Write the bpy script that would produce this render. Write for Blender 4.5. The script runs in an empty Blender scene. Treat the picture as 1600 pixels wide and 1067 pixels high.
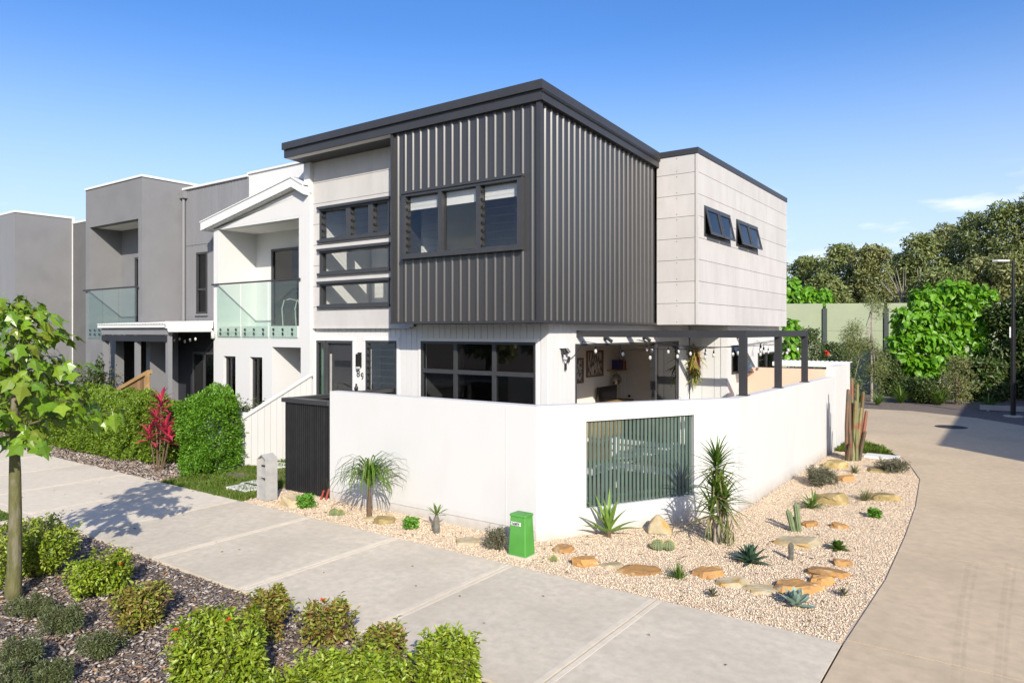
import bpy, bmesh, math, random
import numpy as np
from mathutils import Vector, Matrix, noise as mnoise
random.seed(7); rng = np.random.default_rng(7)
scene = bpy.context.scene
COL = scene.collection
# ------------------------------------------------------------------ camera
CAMH = 2.8; FPX = 1105.0; HY = 518.0
YAW = math.radians(35.6)
cam_d = bpy.data.cameras.new('camera'); cam = bpy.data.objects.new('camera', cam_d); COL.objects.link(cam)
cam.location = (0, 0, CAMH); cam.rotation_euler = (math.radians(90), 0, YAW)
cam_d.sensor_width = 36; cam_d.lens = 36*FPX/1600; cam_d.shift_y = -(533.5-HY)/1600
cam_d.clip_start = .1; cam_d.clip_end = 2000
scene.camera = cam
# ------------------------------------------------------------------ sky, sun, exposure
SUN_EL = math.radians(28.5); SUN_AZ = math.radians(48)      # light travels towards (-sin az, cos az)
world = bpy.data.worlds.new('World'); scene.world = world; world.use_nodes = True
wn = world.node_tree.nodes; wl = world.node_tree.links; wn.clear()
w_out = wn.new('ShaderNodeOutputWorld'); w_bg = wn.new('ShaderNodeBackground'); w_bg.inputs[1].default_value = .15
sky = wn.new('ShaderNodeTexSky'); sky.sky_type = 'NISHITA'; sky.sun_disc = False
sky.sun_elevation = SUN_EL; sky.sun_rotation = math.pi - SUN_AZ
sky.air_density = 1.0; sky.dust_density = 1.1; sky.ozone_density = 2.6; sky.altitude = 0
tc = wn.new('ShaderNodeTexCoord'); mp = wn.new('ShaderNodeMapping'); mp.inputs['Scale'].default_value = (2.2, 2.2, 11)
mp.inputs['Location'].default_value = (1.15, .6, .3)
cn = wn.new('ShaderNodeTexNoise'); cn.inputs['Scale'].default_value = 2.4; cn.inputs['Detail'].default_value = 7; cn.inputs['Roughness'].default_value = .55
cr = wn.new('ShaderNodeMapRange'); cr.inputs[1].default_value = .535; cr.inputs[2].default_value = .69; cr.clamp = True
sx = wn.new('ShaderNodeSeparateXYZ')
er = wn.new('ShaderNodeMapRange'); er.inputs[1].default_value = .20; er.inputs[2].default_value = .15; er.clamp = True
mu = wn.new('ShaderNodeMath'); mu.operation = 'MULTIPLY'
mu2 = wn.new('ShaderNodeMath'); mu2.operation = 'MULTIPLY'; mu2.inputs[1].default_value = .85
hsv = wn.new('ShaderNodeHueSaturation'); hsv.inputs['Saturation'].default_value = 1.3; hsv.inputs['Hue'].default_value = .512
mx = wn.new('ShaderNodeMix'); mx.data_type = 'RGBA'; mx.inputs['B'].default_value = (5.6, 5.7, 5.8, 1)
wl.new(tc.outputs['Generated'], mp.inputs['Vector']); wl.new(mp.outputs[0], cn.inputs['Vector']); wl.new(cn.outputs[0], cr.inputs[0])
wl.new(tc.outputs['Generated'], sx.inputs[0]); wl.new(sx.outputs[2], er.inputs[0])
wl.new(cr.outputs[0], mu.inputs[0]); wl.new(er.outputs[0], mu.inputs[1]); wl.new(mu.outputs[0], mu2.inputs[0])
wl.new(sky.outputs[0], hsv.inputs['Color']); wl.new(mu2.outputs[0], mx.inputs['Factor'])
hz_r = wn.new('ShaderNodeMapRange'); hz_r.interpolation_type = 'SMOOTHSTEP'; hz_r.inputs[1].default_value = .40; hz_r.inputs[2].default_value = .0; hz_r.inputs[4].default_value = .88
hz_m = wn.new('ShaderNodeMix'); hz_m.data_type = 'RGBA'; hz_m.inputs['B'].default_value = (3.5, 4.15, 5.15, 1)
wl.new(sx.outputs[2], hz_r.inputs[0]); wl.new(hz_r.outputs[0], hz_m.inputs['Factor']); wl.new(hsv.outputs[0], hz_m.inputs['A']); wl.new(hz_m.outputs['Result'], mx.inputs['A'])
wl.new(mx.outputs['Result'], w_bg.inputs[0]); wl.new(w_bg.outputs[0], w_out.inputs[0])
sun_d = bpy.data.lights.new('sun', 'SUN'); sun = bpy.data.objects.new('sun', sun_d); COL.objects.link(sun)
sun_d.energy = 4.8; sun_d.angle = math.radians(.5); sun_d.color = (1, .93, .82)
sdir = Vector((-math.sin(SUN_AZ)*math.cos(SUN_EL), math.cos(SUN_AZ)*math.cos(SUN_EL), -math.sin(SUN_EL)))
sun.rotation_euler = sdir.to_track_quat('-Z', 'Y').to_euler(); sun.location = (10, -10, 20)
vs = scene.view_settings; vs.view_transform = 'Standard'; vs.look = 'None'; vs.gamma = 1; vs.use_curve_mapping = False; vs.exposure = .46

# ------------------------------------------------------------------ measuring helpers (photo pixel -> point on a known plane)
VV = (-math.sin(YAW), math.cos(YAW)); RR = (math.cos(YAW), math.sin(YAW))
def ray(px, py):
    a = (px-800)/FPX; b = (HY-py)/FPX
    return (VV[0]+RR[0]*a, VV[1]+RR[1]*a, b)
def G(px, py, z=0.):
    r = ray(px, py); k = (z-CAMH)/r[2]; return Vector((r[0]*k, r[1]*k, z))
def FX(px, py, x):
    r = ray(px, py); k = x/r[0]; return Vector((x, r[1]*k, CAMH+r[2]*k))
def FY(px, py, y):
    r = ray(px, py); k = y/r[1]; return Vector((r[0]*k, y, CAMH+r[2]*k))
def CS(lat, dep, z=0.):           # point at a sideways / forward distance from where the photographer stood
    return Vector((VV[0]*dep+RR[0]*lat, VV[1]*dep+RR[1]*lat, z))
def depth(p): return p[0]*VV[0]+p[1]*VV[1]

# ------------------------------------------------------------------ materials
MATS = {}
def mat(name, c1, c2=None, rough=.6, scale=8., bump=0., bscale=60., rnd=0., spec=.4, metal=0., stretch=(1, 1, 1), detail=5., lo=.35, hi=.65, c3=None, s3=1., lo3=.55, hi3=.7):
    m = bpy.data.materials.new(name); m.use_nodes = True; MATS[name] = m
    n = m.node_tree.nodes; l = m.node_tree.links; b = n['Principled BSDF']
    b.inputs['Roughness'].default_value = rough; b.inputs['Specular IOR Level'].default_value = spec; b.inputs['Metallic'].default_value = metal
    geo = n.new('ShaderNodeNewGeometry'); mpg = n.new('ShaderNodeMapping'); mpg.inputs['Scale'].default_value = stretch
    l.new(geo.outputs['Position'], mpg.inputs[0])
    c2 = c2 or tuple(x*.86 for x in c1)
    nt = n.new('ShaderNodeTexNoise'); nt.inputs['Scale'].default_value = scale; nt.inputs['Detail'].default_value = detail; nt.inputs['Roughness'].default_value = .6
    l.new(mpg.outputs[0], nt.inputs['Vector'])
    mr = n.new('ShaderNodeMapRange'); mr.inputs[1].default_value = lo; mr.inputs[2].default_value = hi; l.new(nt.outputs[0], mr.inputs[0])
    mxn = n.new('ShaderNodeMix'); mxn.data_type = 'RGBA'; mxn.inputs['A'].default_value = (*c2, 1); mxn.inputs['B'].default_value = (*c1, 1)
    l.new(mr.outputs[0], mxn.inputs['Factor']); last = mxn.outputs['Result']
    if c3:
        n3 = n.new('ShaderNodeTexNoise'); n3.inputs['Scale'].default_value = s3; n3.inputs['Detail'].default_value = 6; l.new(mpg.outputs[0], n3.inputs['Vector'])
        m3 = n.new('ShaderNodeMapRange'); m3.inputs[1].default_value = lo3; m3.inputs[2].default_value = hi3; l.new(n3.outputs[0], m3.inputs[0])
        x3 = n.new('ShaderNodeMix'); x3.data_type = 'RGBA'; x3.inputs['B'].default_value = (*c3, 1); l.new(last, x3.inputs['A']); l.new(m3.outputs[0], x3.inputs['Factor']); last = x3.outputs['Result']
    if rnd:
        oi = n.new('ShaderNodeObjectInfo'); rr = n.new('ShaderNodeMapRange'); rr.inputs[3].default_value = 1-rnd; rr.inputs[4].default_value = 1+rnd
        l.new(oi.outputs['Random'], rr.inputs[0]); hs = n.new('ShaderNodeHueSaturation'); l.new(last, hs.inputs['Color']); l.new(rr.outputs[0], hs.inputs['Value']); last = hs.outputs[0]
    l.new(last, b.inputs['Base Color'])
    if bump:
        nb = n.new('ShaderNodeTexNoise'); nb.inputs['Scale'].default_value = bscale; nb.inputs['Detail'].default_value = 6; l.new(mpg.outputs[0], nb.inputs['Vector'])
        bp = n.new('ShaderNodeBump'); bp.inputs['Strength'].default_value = bump; bp.inputs['Distance'].default_value = .02; l.new(nb.outputs[0], bp.inputs['Height']); l.new(bp.outputs[0], b.inputs['Normal'])
    return m
def leaf_mat(name, cols, rough=.42, trans=.3, spec=.45):
    m = bpy.data.materials.new(name); m.use_nodes = True; MATS[name] = m
    n = m.node_tree.nodes; l = m.node_tree.links; b = n['Principled BSDF']; out = n['Material Output']
    b.inputs['Roughness'].default_value = rough; b.inputs['Specular IOR Level'].default_value = spec
    at = n.new('ShaderNodeAttribute'); at.attribute_name = 'tint'; oi = n.new('ShaderNodeObjectInfo')
    ad = n.new('ShaderNodeMath'); ad.operation = 'ADD'; l.new(at.outputs['Fac'], ad.inputs[0]); l.new(oi.outputs['Random'], ad.inputs[1])
    fr = n.new('ShaderNodeMath'); fr.operation = 'FRACT'; l.new(ad.outputs[0], fr.inputs[0])
    cr = n.new('ShaderNodeValToRGB'); e = cr.color_ramp.elements
    e[0].color = (*cols[0], 1); e[1].color = (*cols[-1], 1)
    for i, c in enumerate(cols[1:-1]): x = e.new((i+1)/(len(cols)-1)); x.color = (*c, 1)
    l.new(fr.outputs[0], cr.inputs[0]); l.new(cr.outputs[0], b.inputs['Base Color'])
    t = n.new('ShaderNodeBsdfTranslucent'); hs = n.new('ShaderNodeHueSaturation'); hs.inputs['Value'].default_value = 1.5; hs.inputs['Hue'].default_value = .485
    l.new(cr.outputs[0], hs.inputs['Color']); l.new(hs.outputs[0], t.inputs[0])
    ms = n.new('ShaderNodeMixShader'); ms.inputs[0].default_value = trans; l.new(b.outputs[0], ms.inputs[1]); l.new(t.outputs[0], ms.inputs[2]); l.new(ms.outputs[0], out.inputs[0])
    return m
def tint_mat(name, cols, rough=.8):       # stones and chips: colour picked piece by piece
    m = bpy.data.materials.new(name); m.use_nodes = True; MATS[name] = m
    n = m.node_tree.nodes; l = m.node_tree.links; b = n['Principled BSDF']; b.inputs['Roughness'].default_value = rough; b.inputs['Specular IOR Level'].default_value = .25
    at = n.new('ShaderNodeAttribute'); at.attribute_name = 'tint'; cr = n.new('ShaderNodeValToRGB'); cr.color_ramp.interpolation = 'CONSTANT'
    e = cr.color_ramp.elements; e[0].color = (*cols[0], 1); e[1].color = (*cols[-1], 1); e[1].position = (len(cols)-1)/len(cols)
    for i, c in enumerate(cols[1:-1]): x = e.new((i+1)/len(cols)); x.color = (*c, 1)
    l.new(at.outputs['Fac'], cr.inputs[0]); l.new(cr.outputs[0], b.inputs['Base Color']); return m
def glass_mat(name, tint, ior=1.5, rough=0.):
    m = bpy.data.materials.new(name); m.use_nodes = True; MATS[name] = m
    n = m.node_tree.nodes; l = m.node_tree.links; n.remove(n['Principled BSDF']); out = n['Material Output']
    f = n.new('ShaderNodeFresnel'); gg = n.new('ShaderNodeNewGeometry'); io = n.new('ShaderNodeMapRange'); io.inputs[3].default_value = ior; io.inputs[4].default_value = 1/ior; l.new(gg.outputs['Backfacing'], io.inputs[0]); l.new(io.outputs[0], f.inputs[0]); t = n.new('ShaderNodeBsdfTransparent'); t.inputs[0].default_value = (*tint, 1)
    g = n.new('ShaderNodeBsdfGlossy'); g.inputs['Roughness'].default_value = rough; ms = n.new('ShaderNodeMixShader')
    l.new(f.outputs[0], ms.inputs[0]); l.new(t.outputs[0], ms.inputs[1]); l.new(g.outputs[0], ms.inputs[2]); l.new(ms.outputs[0], out.inputs[0]); return m
mat('clad', (.040, .0378, .0365), (.035, .0335, .033), rough=.34, scale=1.5, spec=.75, stretch=(1, 1, .25))
mat('charcoal', (.036, .0355, .037), (.031, .031, .033), rough=.42, scale=3, spec=.5)
mat('frame', (.042, .043, .046), (.036, .037, .04), rough=.4, scale=6, spec=.5)
mat('concrete_panel', (.505, .487, .47), (.455, .437, .42), rough=.8, scale=2.2, stretch=(1, 1, .35), bump=.06, bscale=40, rnd=.03, c3=(.42, .402, .388), s3=5, lo3=.58, hi3=.85)
mat('joint', (.10, .098, .095), rough=.9)
mat('render_white', (.565, .564, .555), (.55, .548, .54), rough=.85, scale=1.2, bump=.05, bscale=70, stretch=(1, 1, .5), c3=(.525, .51, .485), s3=1.7, lo3=.55, hi3=.95)
mat('board_white', (.60, .595, .58), (.585, .58, .565), rough=.6, scale=4, rnd=.012, stretch=(1, 1, .15))
mat('trim_white', (.64, .635, .62), (.62, .615, .60), rough=.5, scale=3)
mat('soffit', (.74, .72, .69), (.70, .68, .65), rough=.8, scale=2)
mat('grey_render', (.185, .186, .192), (.17, .171, .177), rough=.85, scale=1.5, bump=.05, bscale=60, c3=(.158, .159, .165), s3=1.1)
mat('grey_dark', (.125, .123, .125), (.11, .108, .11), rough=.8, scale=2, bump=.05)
mat('grey_board', (.205, .206, .216), (.19, .191, .20), rough=.6, scale=3, rnd=.03, stretch=(1, 1, .2))
mat('shade_navy', (.022, .023, .03), (.018, .019, .025), rough=.7, scale=2)  # near-black navy, with the shade of the verandah recess put into the colour
mat('interior', (.76, .71, .64), (.73, .68, .61), rough=.9, scale=1)
mat('interior_white', (.72, .70, .67), rough=.9, scale=1)
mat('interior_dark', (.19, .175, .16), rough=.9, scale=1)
mat('timber_floor', (.20, .13, .08), (.14, .09, .055), rough=.5, scale=6, stretch=(1, .15, 1))
mat('peach', (.76, .50, .365), (.735, .48, .35), rough=.85, scale=2, bump=.04)
mat('slat_green', (.085, .125, .10), (.07, .105, .085), rough=.5, scale=5, rnd=.12)
mat('slat_black', (.018, .018, .019), (.013, .013, .014), rough=.45, scale=6, rnd=.2)
mat('path_new', (.65, .58, .465), (.57, .505, .40), rough=.9, scale=8, detail=10, bump=.1, bscale=140, rnd=.03, c3=(.50, .44, .35), s3=1.1, lo3=.5, hi3=.95)
mat('path_old', (.62, .548, .432), (.49, .432, .335), rough=.92, scale=9, bump=.25, bscale=120, rnd=.04, detail=10, lo=.32, hi=.68, c3=(.43, .375, .29), s3=1.1, lo3=.44, hi3=.92)
mat('lane', (.53, .42, .285), (.44, .35, .237), rough=.9, detail=10, scale=7, bump=.13, bscale=110, rnd=.03, c3=(.38, .30, .202), s3=.7, lo3=.46, hi3=.9)
mat('soil', (.12, .09, .065), (.08, .06, .045), rough=1, scale=9, bump=.4, bscale=30)
mat('mulch_base', (.20, .16, .135), (.10, .08, .066), rough=1, scale=22, bump=.8, bscale=50, c3=(.20, .165, .14), s3=40, lo3=.55, hi3=.7)
mat('gravel_base', (.62, .50, .36), (.54, .43, .305), rough=.95, scale=60, bump=.9, bscale=75, c3=(.48, .38, .28), s3=90, lo3=.58, hi3=.66)
mat('lawn_base', (.075, .12, .02), (.05, .085, .015), rough=1, scale=12, bump=.5, bscale=60)
mat('deck', (.17, .14, .11), (.12, .10, .08), rough=.8, scale=5, stretch=(1, .2, 1))
mat('paver', (.62, .61, .58), (.55, .54, .51), rough=.85, scale=4, bump=.1)
mat('sandstone', (.45, .235, .07), (.33, .185, .075), rough=.85, scale=5, bump=.8, bscale=16, rnd=.16, c3=(.42, .32, .18), s3=7, lo3=.58, hi3=.66)
mat('sandstone_pale', (.46, .39, .26), (.36, .29, .17), rough=.85, scale=6, bump=.5, bscale=22, rnd=.1, c3=(.42, .27, .09), s3=4, lo3=.52, hi3=.66)
mat('sandstone_olive', (.31, .225, .085), (.20, .155, .07), rough=.9, scale=6, bump=.55, bscale=22, rnd=.1, c3=(.40, .31, .15), s3=5, lo3=.5, hi3=.66)
mat('bark_green', (.135, .125, .05), (.085, .085, .03), rough=.8, scale=18, bump=.4, bscale=60, stretch=(1, 1, .35), c3=(.17, .15, .11), s3=9)
mat('bark', (.16, .12, .09), (.09, .07, .05), rough=.95, scale=14, bump=.6, bscale=40, stretch=(1, 1, .3))
mat('bark_pale', (.34, .30, .25), (.22, .19, .16), rough=.9, scale=10, bump=.4, stretch=(1, 1, .3))
mat('pillar_green', (.075, .28, .045), (.065, .25, .04), rough=.55, scale=5, c3=(.095, .30, .065), s3=3)
mat('galv', (.36, .355, .34), (.30, .295, .285), rough=.55, scale=8, metal=0., bump=.03)
mat('barrier_green', (.27, .31, .20), (.25, .285, .185), rough=.8, scale=1.2, bump=.05)
mat('barrier_post', (.035, .05, .045), rough=.7)
mat('black_metal', (.012, .012, .013), (.009, .009, .01), rough=.4, scale=8)
mat('lamp_grey', (.5, .5, .5), rough=.4)
mat('timber', (.28, .165, .08), (.17, .095, .045), rough=.8, scale=6, rnd=.3, stretch=(1, 1, .1))
mat('timber_cap', (.38, .24, .10), (.28, .17, .07), rough=.75, scale=5, stretch=(.2, .2, 1))
mat('picture_frame', (.20, .11, .06), rough=.5, scale=9)
mat('art_pale', (.62, .56, .50), (.16, .13, .11), rough=.6, scale=9, stretch=(1, 1, 2), lo=.46, hi=.56)
mat('art_brown', (.56, .50, .43), (.12, .09, .07), rough=.6, scale=7, stretch=(1, 2.5, 1), lo=.45, hi=.55)
mat('screen', (.008, .008, .009), rough=.12, spec=.6)
mat('book_blue', (.05, .04, .16), rough=.5); mat('book_orange', (.55, .20, .03), rough=.5); mat('book_red', (.35, .04, .03), rough=.5)
mat('mirror_ball', (.6, .6, .62), (.2, .2, .22), rough=.12, metal=.9, scale=60)
mat('bulb', (.50, .49, .46), rough=.15, spec=.6)
mat('cactus_green', (.16, .20, .10), (.11, .145, .07), rough=.7, scale=14, rnd=.12, bump=.3)
mat('cactus_grey', (.17, .16, .13), (.11, .105, .085), rough=.85, scale=30, bump=.6)
mat('stick_red', (.20, .07, .042), (.12, .125, .05), rough=.6, scale=3.5, stretch=(1, 1, .9), rnd=.2, lo=.42, hi=.58)
mat('stick_olive', (.17, .175, .07), (.20, .085, .045), rough=.6, scale=3, rnd=.25, lo=.36, hi=.5)
mat('stick_dark', (.07, .065, .045), (.16, .08, .045), rough=.7, scale=4, rnd=.2)
mat('spine_yellow', (.62, .52, .18), rough=.7, scale=20)
mat('flower_red', (.62, .045, .012), (.50, .03, .01), rough=.5, scale=20)
mat('stem_brown', (.13, .085, .05), (.09, .06, .04), rough=.9, scale=20)
mat('sign_white', (.75, .75, .73), rough=.5); mat('ink', (.02, .02, .022), rough=.5)
mat('iron', (.045, .04, .038), (.03, .028, .027), rough=.7, scale=30, bump=.3)
mat('terracotta_red', (.30, .055, .035), rough=.6)
mat('roof_sheet', (.66, .66, .65), rough=.45, scale=2)
mat('asphalt', (.055, .054, .052), rough=.95, scale=20, bump=.3)
mat('dry_twig', (.24, .16, .085), (.16, .10, .05), rough=.9, scale=12)
leaf_mat('lf_shrub', [(.10, .17, .01), (.19, .28, .015), (.27, .36, .025), (.13, .20, .012), (.36, .40, .05), (.07, .12, .01)], trans=.25)
leaf_mat('lf_shrub_olive', [(.16, .19, .02), (.23, .26, .03), (.12, .17, .018), (.28, .25, .055), (.22, .12, .035), (.12, .08, .03)], trans=.2)
leaf_mat('lf_hedge', [(.085, .21, .014), (.12, .28, .018), (.16, .33, .028), (.065, .15, .012)])
leaf_mat('lf_hedge_olive', [(.10, .18, .014), (.15, .25, .02), (.21, .30, .03), (.075, .13, .012)])
leaf_mat('lf_juniper', [(.075, .105, .034), (.10, .13, .045), (.13, .155, .06), (.085, .085, .04)], trans=.12)
leaf_mat('lf_tree', [(.10, .20, .012), (.15, .27, .016), (.08, .17, .012), (.21, .31, .025), (.13, .23, .015), (.20, .21, .035)], rough=.32, trans=.22)
leaf_mat('lf_gum', [(.15, .195, .06), (.20, .24, .075), (.26, .285, .11), (.17, .21, .055), (.11, .15, .045)], trans=.3)
leaf_mat('lf_gum_olive', [(.17, .20, .055), (.22, .24, .08), (.27, .27, .11), (.14, .17, .045)], trans=.3)
leaf_mat('lf_big', [(.10, .27, .012), (.14, .34, .018), (.18, .38, .028), (.075, .20, .012)], rough=.4, trans=.35)
leaf_mat('lf_understorey', [(.04, .075, .016), (.06, .11, .02), (.09, .14, .03), (.10, .09, .035)])
leaf_mat('lf_cordyline', [(.50, .03, .075), (.62, .06, .12), (.30, .02, .045), (.16, .02, .03), (.42, .09, .07)], trans=.3)
leaf_mat('lf_strap', [(.075, .155, .015), (.11, .20, .02), (.05, .11, .012), (.16, .22, .04)])
leaf_mat('lf_strap_dry', [(.09, .15, .03), (.13, .17, .05), (.30, .24, .12), (.07, .12, .02)])
leaf_mat('lf_aloe', [(.13, .23, .035), (.16, .27, .04), (.11, .20, .03)], trans=.12)
leaf_mat('lf_agave', [(.045, .095, .055), (.06, .115, .065), (.04, .08, .05)], trans=.05)
leaf_mat('lf_agave_blue', [(.20, .29, .23), (.24, .33, .26), (.17, .25, .20)], trans=.05, rough=.6)
leaf_mat('lf_succulent', [(.10, .25, .02), (.13, .30, .03), (.08, .20, .02)], trans=.15)
leaf_mat('lf_grey', [(.12, .13, .075), (.16, .16, .10), (.09, .10, .055), (.19, .17, .11)], trans=.1)
leaf_mat('lf_grass', [(.075, .16, .012), (.11, .20, .018), (.15, .22, .03), (.19, .20, .05)], trans=.3)
leaf_mat('lf_bromeliad', [(.16, .20, .03), (.24, .24, .05), (.11, .15, .02), (.34, .22, .07)], trans=.25)
leaf_mat('lf_litter', [(.20, .12, .05), (.13, .08, .04), (.28, .17, .07), (.10, .07, .04)], trans=.1)
tint_mat('gravel', [(.68, .56, .41), (.63, .51, .36), (.75, .65, .50), (.57, .43, .30), (.68, .52, .39), (.56, .45, .33), (.73, .63, .49), (.64, .55, .41), (.72, .58, .43), (.34, .25, .19)])
tint_mat('chips', [(.27, .225, .19), (.36, .31, .27), (.14, .11, .09), (.46, .41, .36), (.20, .15, .12), (.30, .255, .22), (.10, .08, .07), (.40, .35, .30), (.22, .18, .15), (.17, .13, .11), (.33, .20, .11)])
glass_mat('glass', (.93, .94, .94)); glass_mat('glass_dark', (.45, .47, .49), 1.55); glass_mat('glass_clear', (.86, .93, .90), 1.45); glass_mat('glass_frost', (.62, .74, .70), 1.5, .1)
glass_mat('glass_black', (.03, .03, .032), 1.5); glass_mat('glass_tinted', (.66, .69, .70), 1.6)
def splash(name, col, h=.22):
    m = MATS[name]; n = m.node_tree.nodes; l = m.node_tree.links; b = n['Principled BSDF']; src = b.inputs['Base Color'].links[0].from_socket
    g = n.new('ShaderNodeNewGeometry'); sp = n.new('ShaderNodeSeparateXYZ'); l.new(g.outputs['Position'], sp.inputs[0])
    mr = n.new('ShaderNodeMapRange'); mr.inputs[1].default_value = h; mr.inputs[2].default_value = 0; l.new(sp.outputs[2], mr.inputs[0])
    no = n.new('ShaderNodeTexNoise'); no.inputs['Scale'].default_value = 7; no.inputs['Detail'].default_value = 8; l.new(g.outputs['Position'], no.inputs['Vector'])
    mm = n.new('ShaderNodeMath'); mm.operation = 'MULTIPLY'; l.new(mr.outputs[0], mm.inputs[0]); l.new(no.outputs[0], mm.inputs[1])
    x = n.new('ShaderNodeMix'); x.data_type = 'RGBA'; x.inputs['B'].default_value = (*col, 1); l.new(src, x.inputs['A']); l.new(mm.outputs[0], x.inputs['Factor']); l.new(x.outputs['Result'], b.inputs['Base Color'])
splash('render_white', (.36, .29, .21))
def mark_mat(name, col, dens):
    m = bpy.data.materials.new(name); m.use_nodes = True; MATS[name] = m; n = m.node_tree.nodes; l = m.node_tree.links; b = n['Principled BSDF']; b.inputs['Base Color'].default_value = (*col, 1); b.inputs['Roughness'].default_value = .9
    g = n.new('ShaderNodeNewGeometry'); no = n.new('ShaderNodeTexNoise'); no.inputs['Scale'].default_value = 9; no.inputs['Detail'].default_value = 8; l.new(g.outputs['Position'], no.inputs['Vector'])
    mr = n.new('ShaderNodeMapRange'); mr.inputs[1].default_value = .30; mr.inputs[2].default_value = .7; mr.inputs[4].default_value = dens; l.new(no.outputs[0], mr.inputs[0]); l.new(mr.outputs[0], b.inputs['Alpha'])
mark_mat('tyre', (.22, .18, .13), .09)
M = MATS

# ------------------------------------------------------------------ object helpers
WLOC = {}
def place(o, parent, loc=(0, 0, 0)):
    loc = Vector(loc); COL.objects.link(o)
    if parent is not None:
        o.parent = parent; o.location = loc - WLOC.get(parent.name, Vector((0, 0, 0)))
    else: o.location = loc
    WLOC[o.name] = loc; return o
def tag(o, label, cat, group=None, kind=None):
    if label: o['label'] = label
    if cat: o['category'] = cat
    if group: o['group'] = group
    if kind: o['kind'] = kind
    return o
def thing(name, label, cat, loc=(0, 0, 0), group=None):
    o = bpy.data.objects.new(name, None); o.empty_display_size = .2; place(o, None, loc); return tag(o, label, cat, group)
class MB:
    def __init__(s): s.v = []; s.f = []
    def box(s, x0, x1, y0, y1, z0, z1):
        b = len(s.v); s.v += [(x0, y0, z0), (x1, y0, z0), (x1, y1, z0), (x0, y1, z0), (x0, y0, z1), (x1, y0, z1), (x1, y1, z1), (x0, y1, z1)]
        s.f += [(b, b+3, b+2, b+1), (b+4, b+5, b+6, b+7), (b, b+1, b+5, b+4), (b+1, b+2, b+6, b+5), (b+2, b+3, b+7, b+6), (b+3, b, b+4, b+7)]; return s
    def fbox(s, fr, u0, u1, z0, z1, d0, d1):      # box in a wall's own frame: u along, d outwards
        ox, oy, ux, uy = fr; nx, ny = uy, -ux; b = len(s.v)
        for z in (z0, z1):
            for u, d in ((u0, d1), (u1, d1), (u1, d0), (u0, d0)): s.v.append((ox+ux*u+nx*d, oy+uy*u+ny*d, z))
        s.f += [(b, b+3, b+2, b+1), (b+4, b+5, b+6, b+7), (b, b+1, b+5, b+4), (b+1, b+2, b+6, b+5), (b+2, b+3, b+7, b+6), (b+3, b, b+4, b+7)]; return s
    def prism(s, pts, off):       # polygon pts (list of 3d) extruded by off
        b = len(s.v); n = len(pts); off = Vector(off); s.v += [tuple(p) for p in pts] + [tuple(Vector(p)+off) for p in pts]
        s.f.append(tuple(range(b+n-1, b-1, -1))); s.f.append(tuple(range(b+n, b+2*n)))
        for i in range(n): j = (i+1) % n; s.f.append((b+i, b+j, b+n+j, b+n+i))
        return s
    def tube(s, path, radii, n=8, cap=True):
        path = [Vector(p) for p in path]; b = len(s.v); k = len(path)
        if not hasattr(radii, '__len__'): radii = [radii]*k
        for i, p in enumerate(path):
            t = (path[min(i+1, k-1)]-path[max(i-1, 0)]).normalized()
            a = Vector((0, 0, 1)) if abs(t.z) < .9 else Vector((1, 0, 0)); e1 = t.cross(a).normalized(); e2 = t.cross(e1)
            for j in range(n):
                an = 2*math.pi*j/n; s.v.append(tuple(p+(e1*math.cos(an)+e2*math.sin(an))*radii[i]))
        for i in range(k-1):
            for j in range(n):
                a0 = b+i*n+j; a1 = b+i*n+(j+1) % n; s.f.append((a0, a1, a1+n, a0+n))
        if cap: s.f.append(tuple(b+j for j in range(n-1, -1, -1))); s.f.append(tuple(b+(k-1)*n+j for j in range(n)))
        return s
    def lathe(s, prof, c=(0, 0, 0), n=16):
        b = len(s.v); k = len(prof)
        for r, z in prof:
            for j in range(n): an = 2*math.pi*j/n; s.v.append((c[0]+r*math.cos(an), c[1]+r*math.sin(an), c[2]+z))
        for i in range(k-1):
            for j in range(n): a0 = b+i*n+j; a1 = b+i*n+(j+1) % n; s.f.append((a0, a1, a1+n, a0+n))
        s.f.append(tuple(b+j for j in range(n-1, -1, -1))); s.f.append(tuple(b+(k-1)*n+j for j in range(n))); return s
    def mesh(s, name, m, smooth=False, fix=True):
        me = bpy.data.meshes.new(name); me.from_pydata(s.v, [], s.f)
        if fix:
            bm = bmesh.new(); bm.from_mesh(me); bmesh.ops.recalc_face_normals(bm, faces=bm.faces); bm.to_mesh(me); bm.free()
        me.materials.append(M[m] if isinstance(m, str) else m)
        if smooth: me.polygons.foreach_set('use_smooth', [True]*len(me.polygons))
        return me
    def build(s, name, m, parent=None, smooth=False, loc=(0, 0, 0), bevel=0.):
        o = bpy.data.objects.new(name, s.mesh(name, m, smooth)); place(o, parent, loc)
        if bevel:
            bv = o.modifiers.new('bevel', 'BEVEL'); bv.width = bevel; bv.segments = 2; bv.limit_method = 'ANGLE'
        return o
def struct(name, mb, m, parent=None, kind='structure'):
    o = mb.build(name, m, parent)
    if kind: o['kind'] = kind
    return o
PC = {}
def piece(name, parent, fr, u0, u1, z0, z1, d0, d1, m, bev=0.):
    """one board / panel / rib as its own object, mesh shared between alike ones"""
    w = u1-u0; h = z1-z0; key = (round(w, 3), round(h, 3), round(d0, 3), round(d1, 3), m, bev)
    me = PC.get(key)
    if me is None:
        mb = MB()
        if bev:   # ribs: sloped sides
            p = [(0, -d0), (bev, -d1), (w-bev, -d1), (w, -d0)]
            mb.prism([(x, y, 0) for x, y in p], (0, 0, h))
        else: mb.box(0, w, -d1, -d0, 0, h)
        me = PC[key] = mb.mesh(name, m)
    o = bpy.data.objects.new(name, me)
    ox, oy, ux, uy = fr; o.rotation_euler = (0, 0, math.atan2(uy, ux))
    return place(o, parent, (ox+ux*u0, oy+uy*u0, z0))
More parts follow.
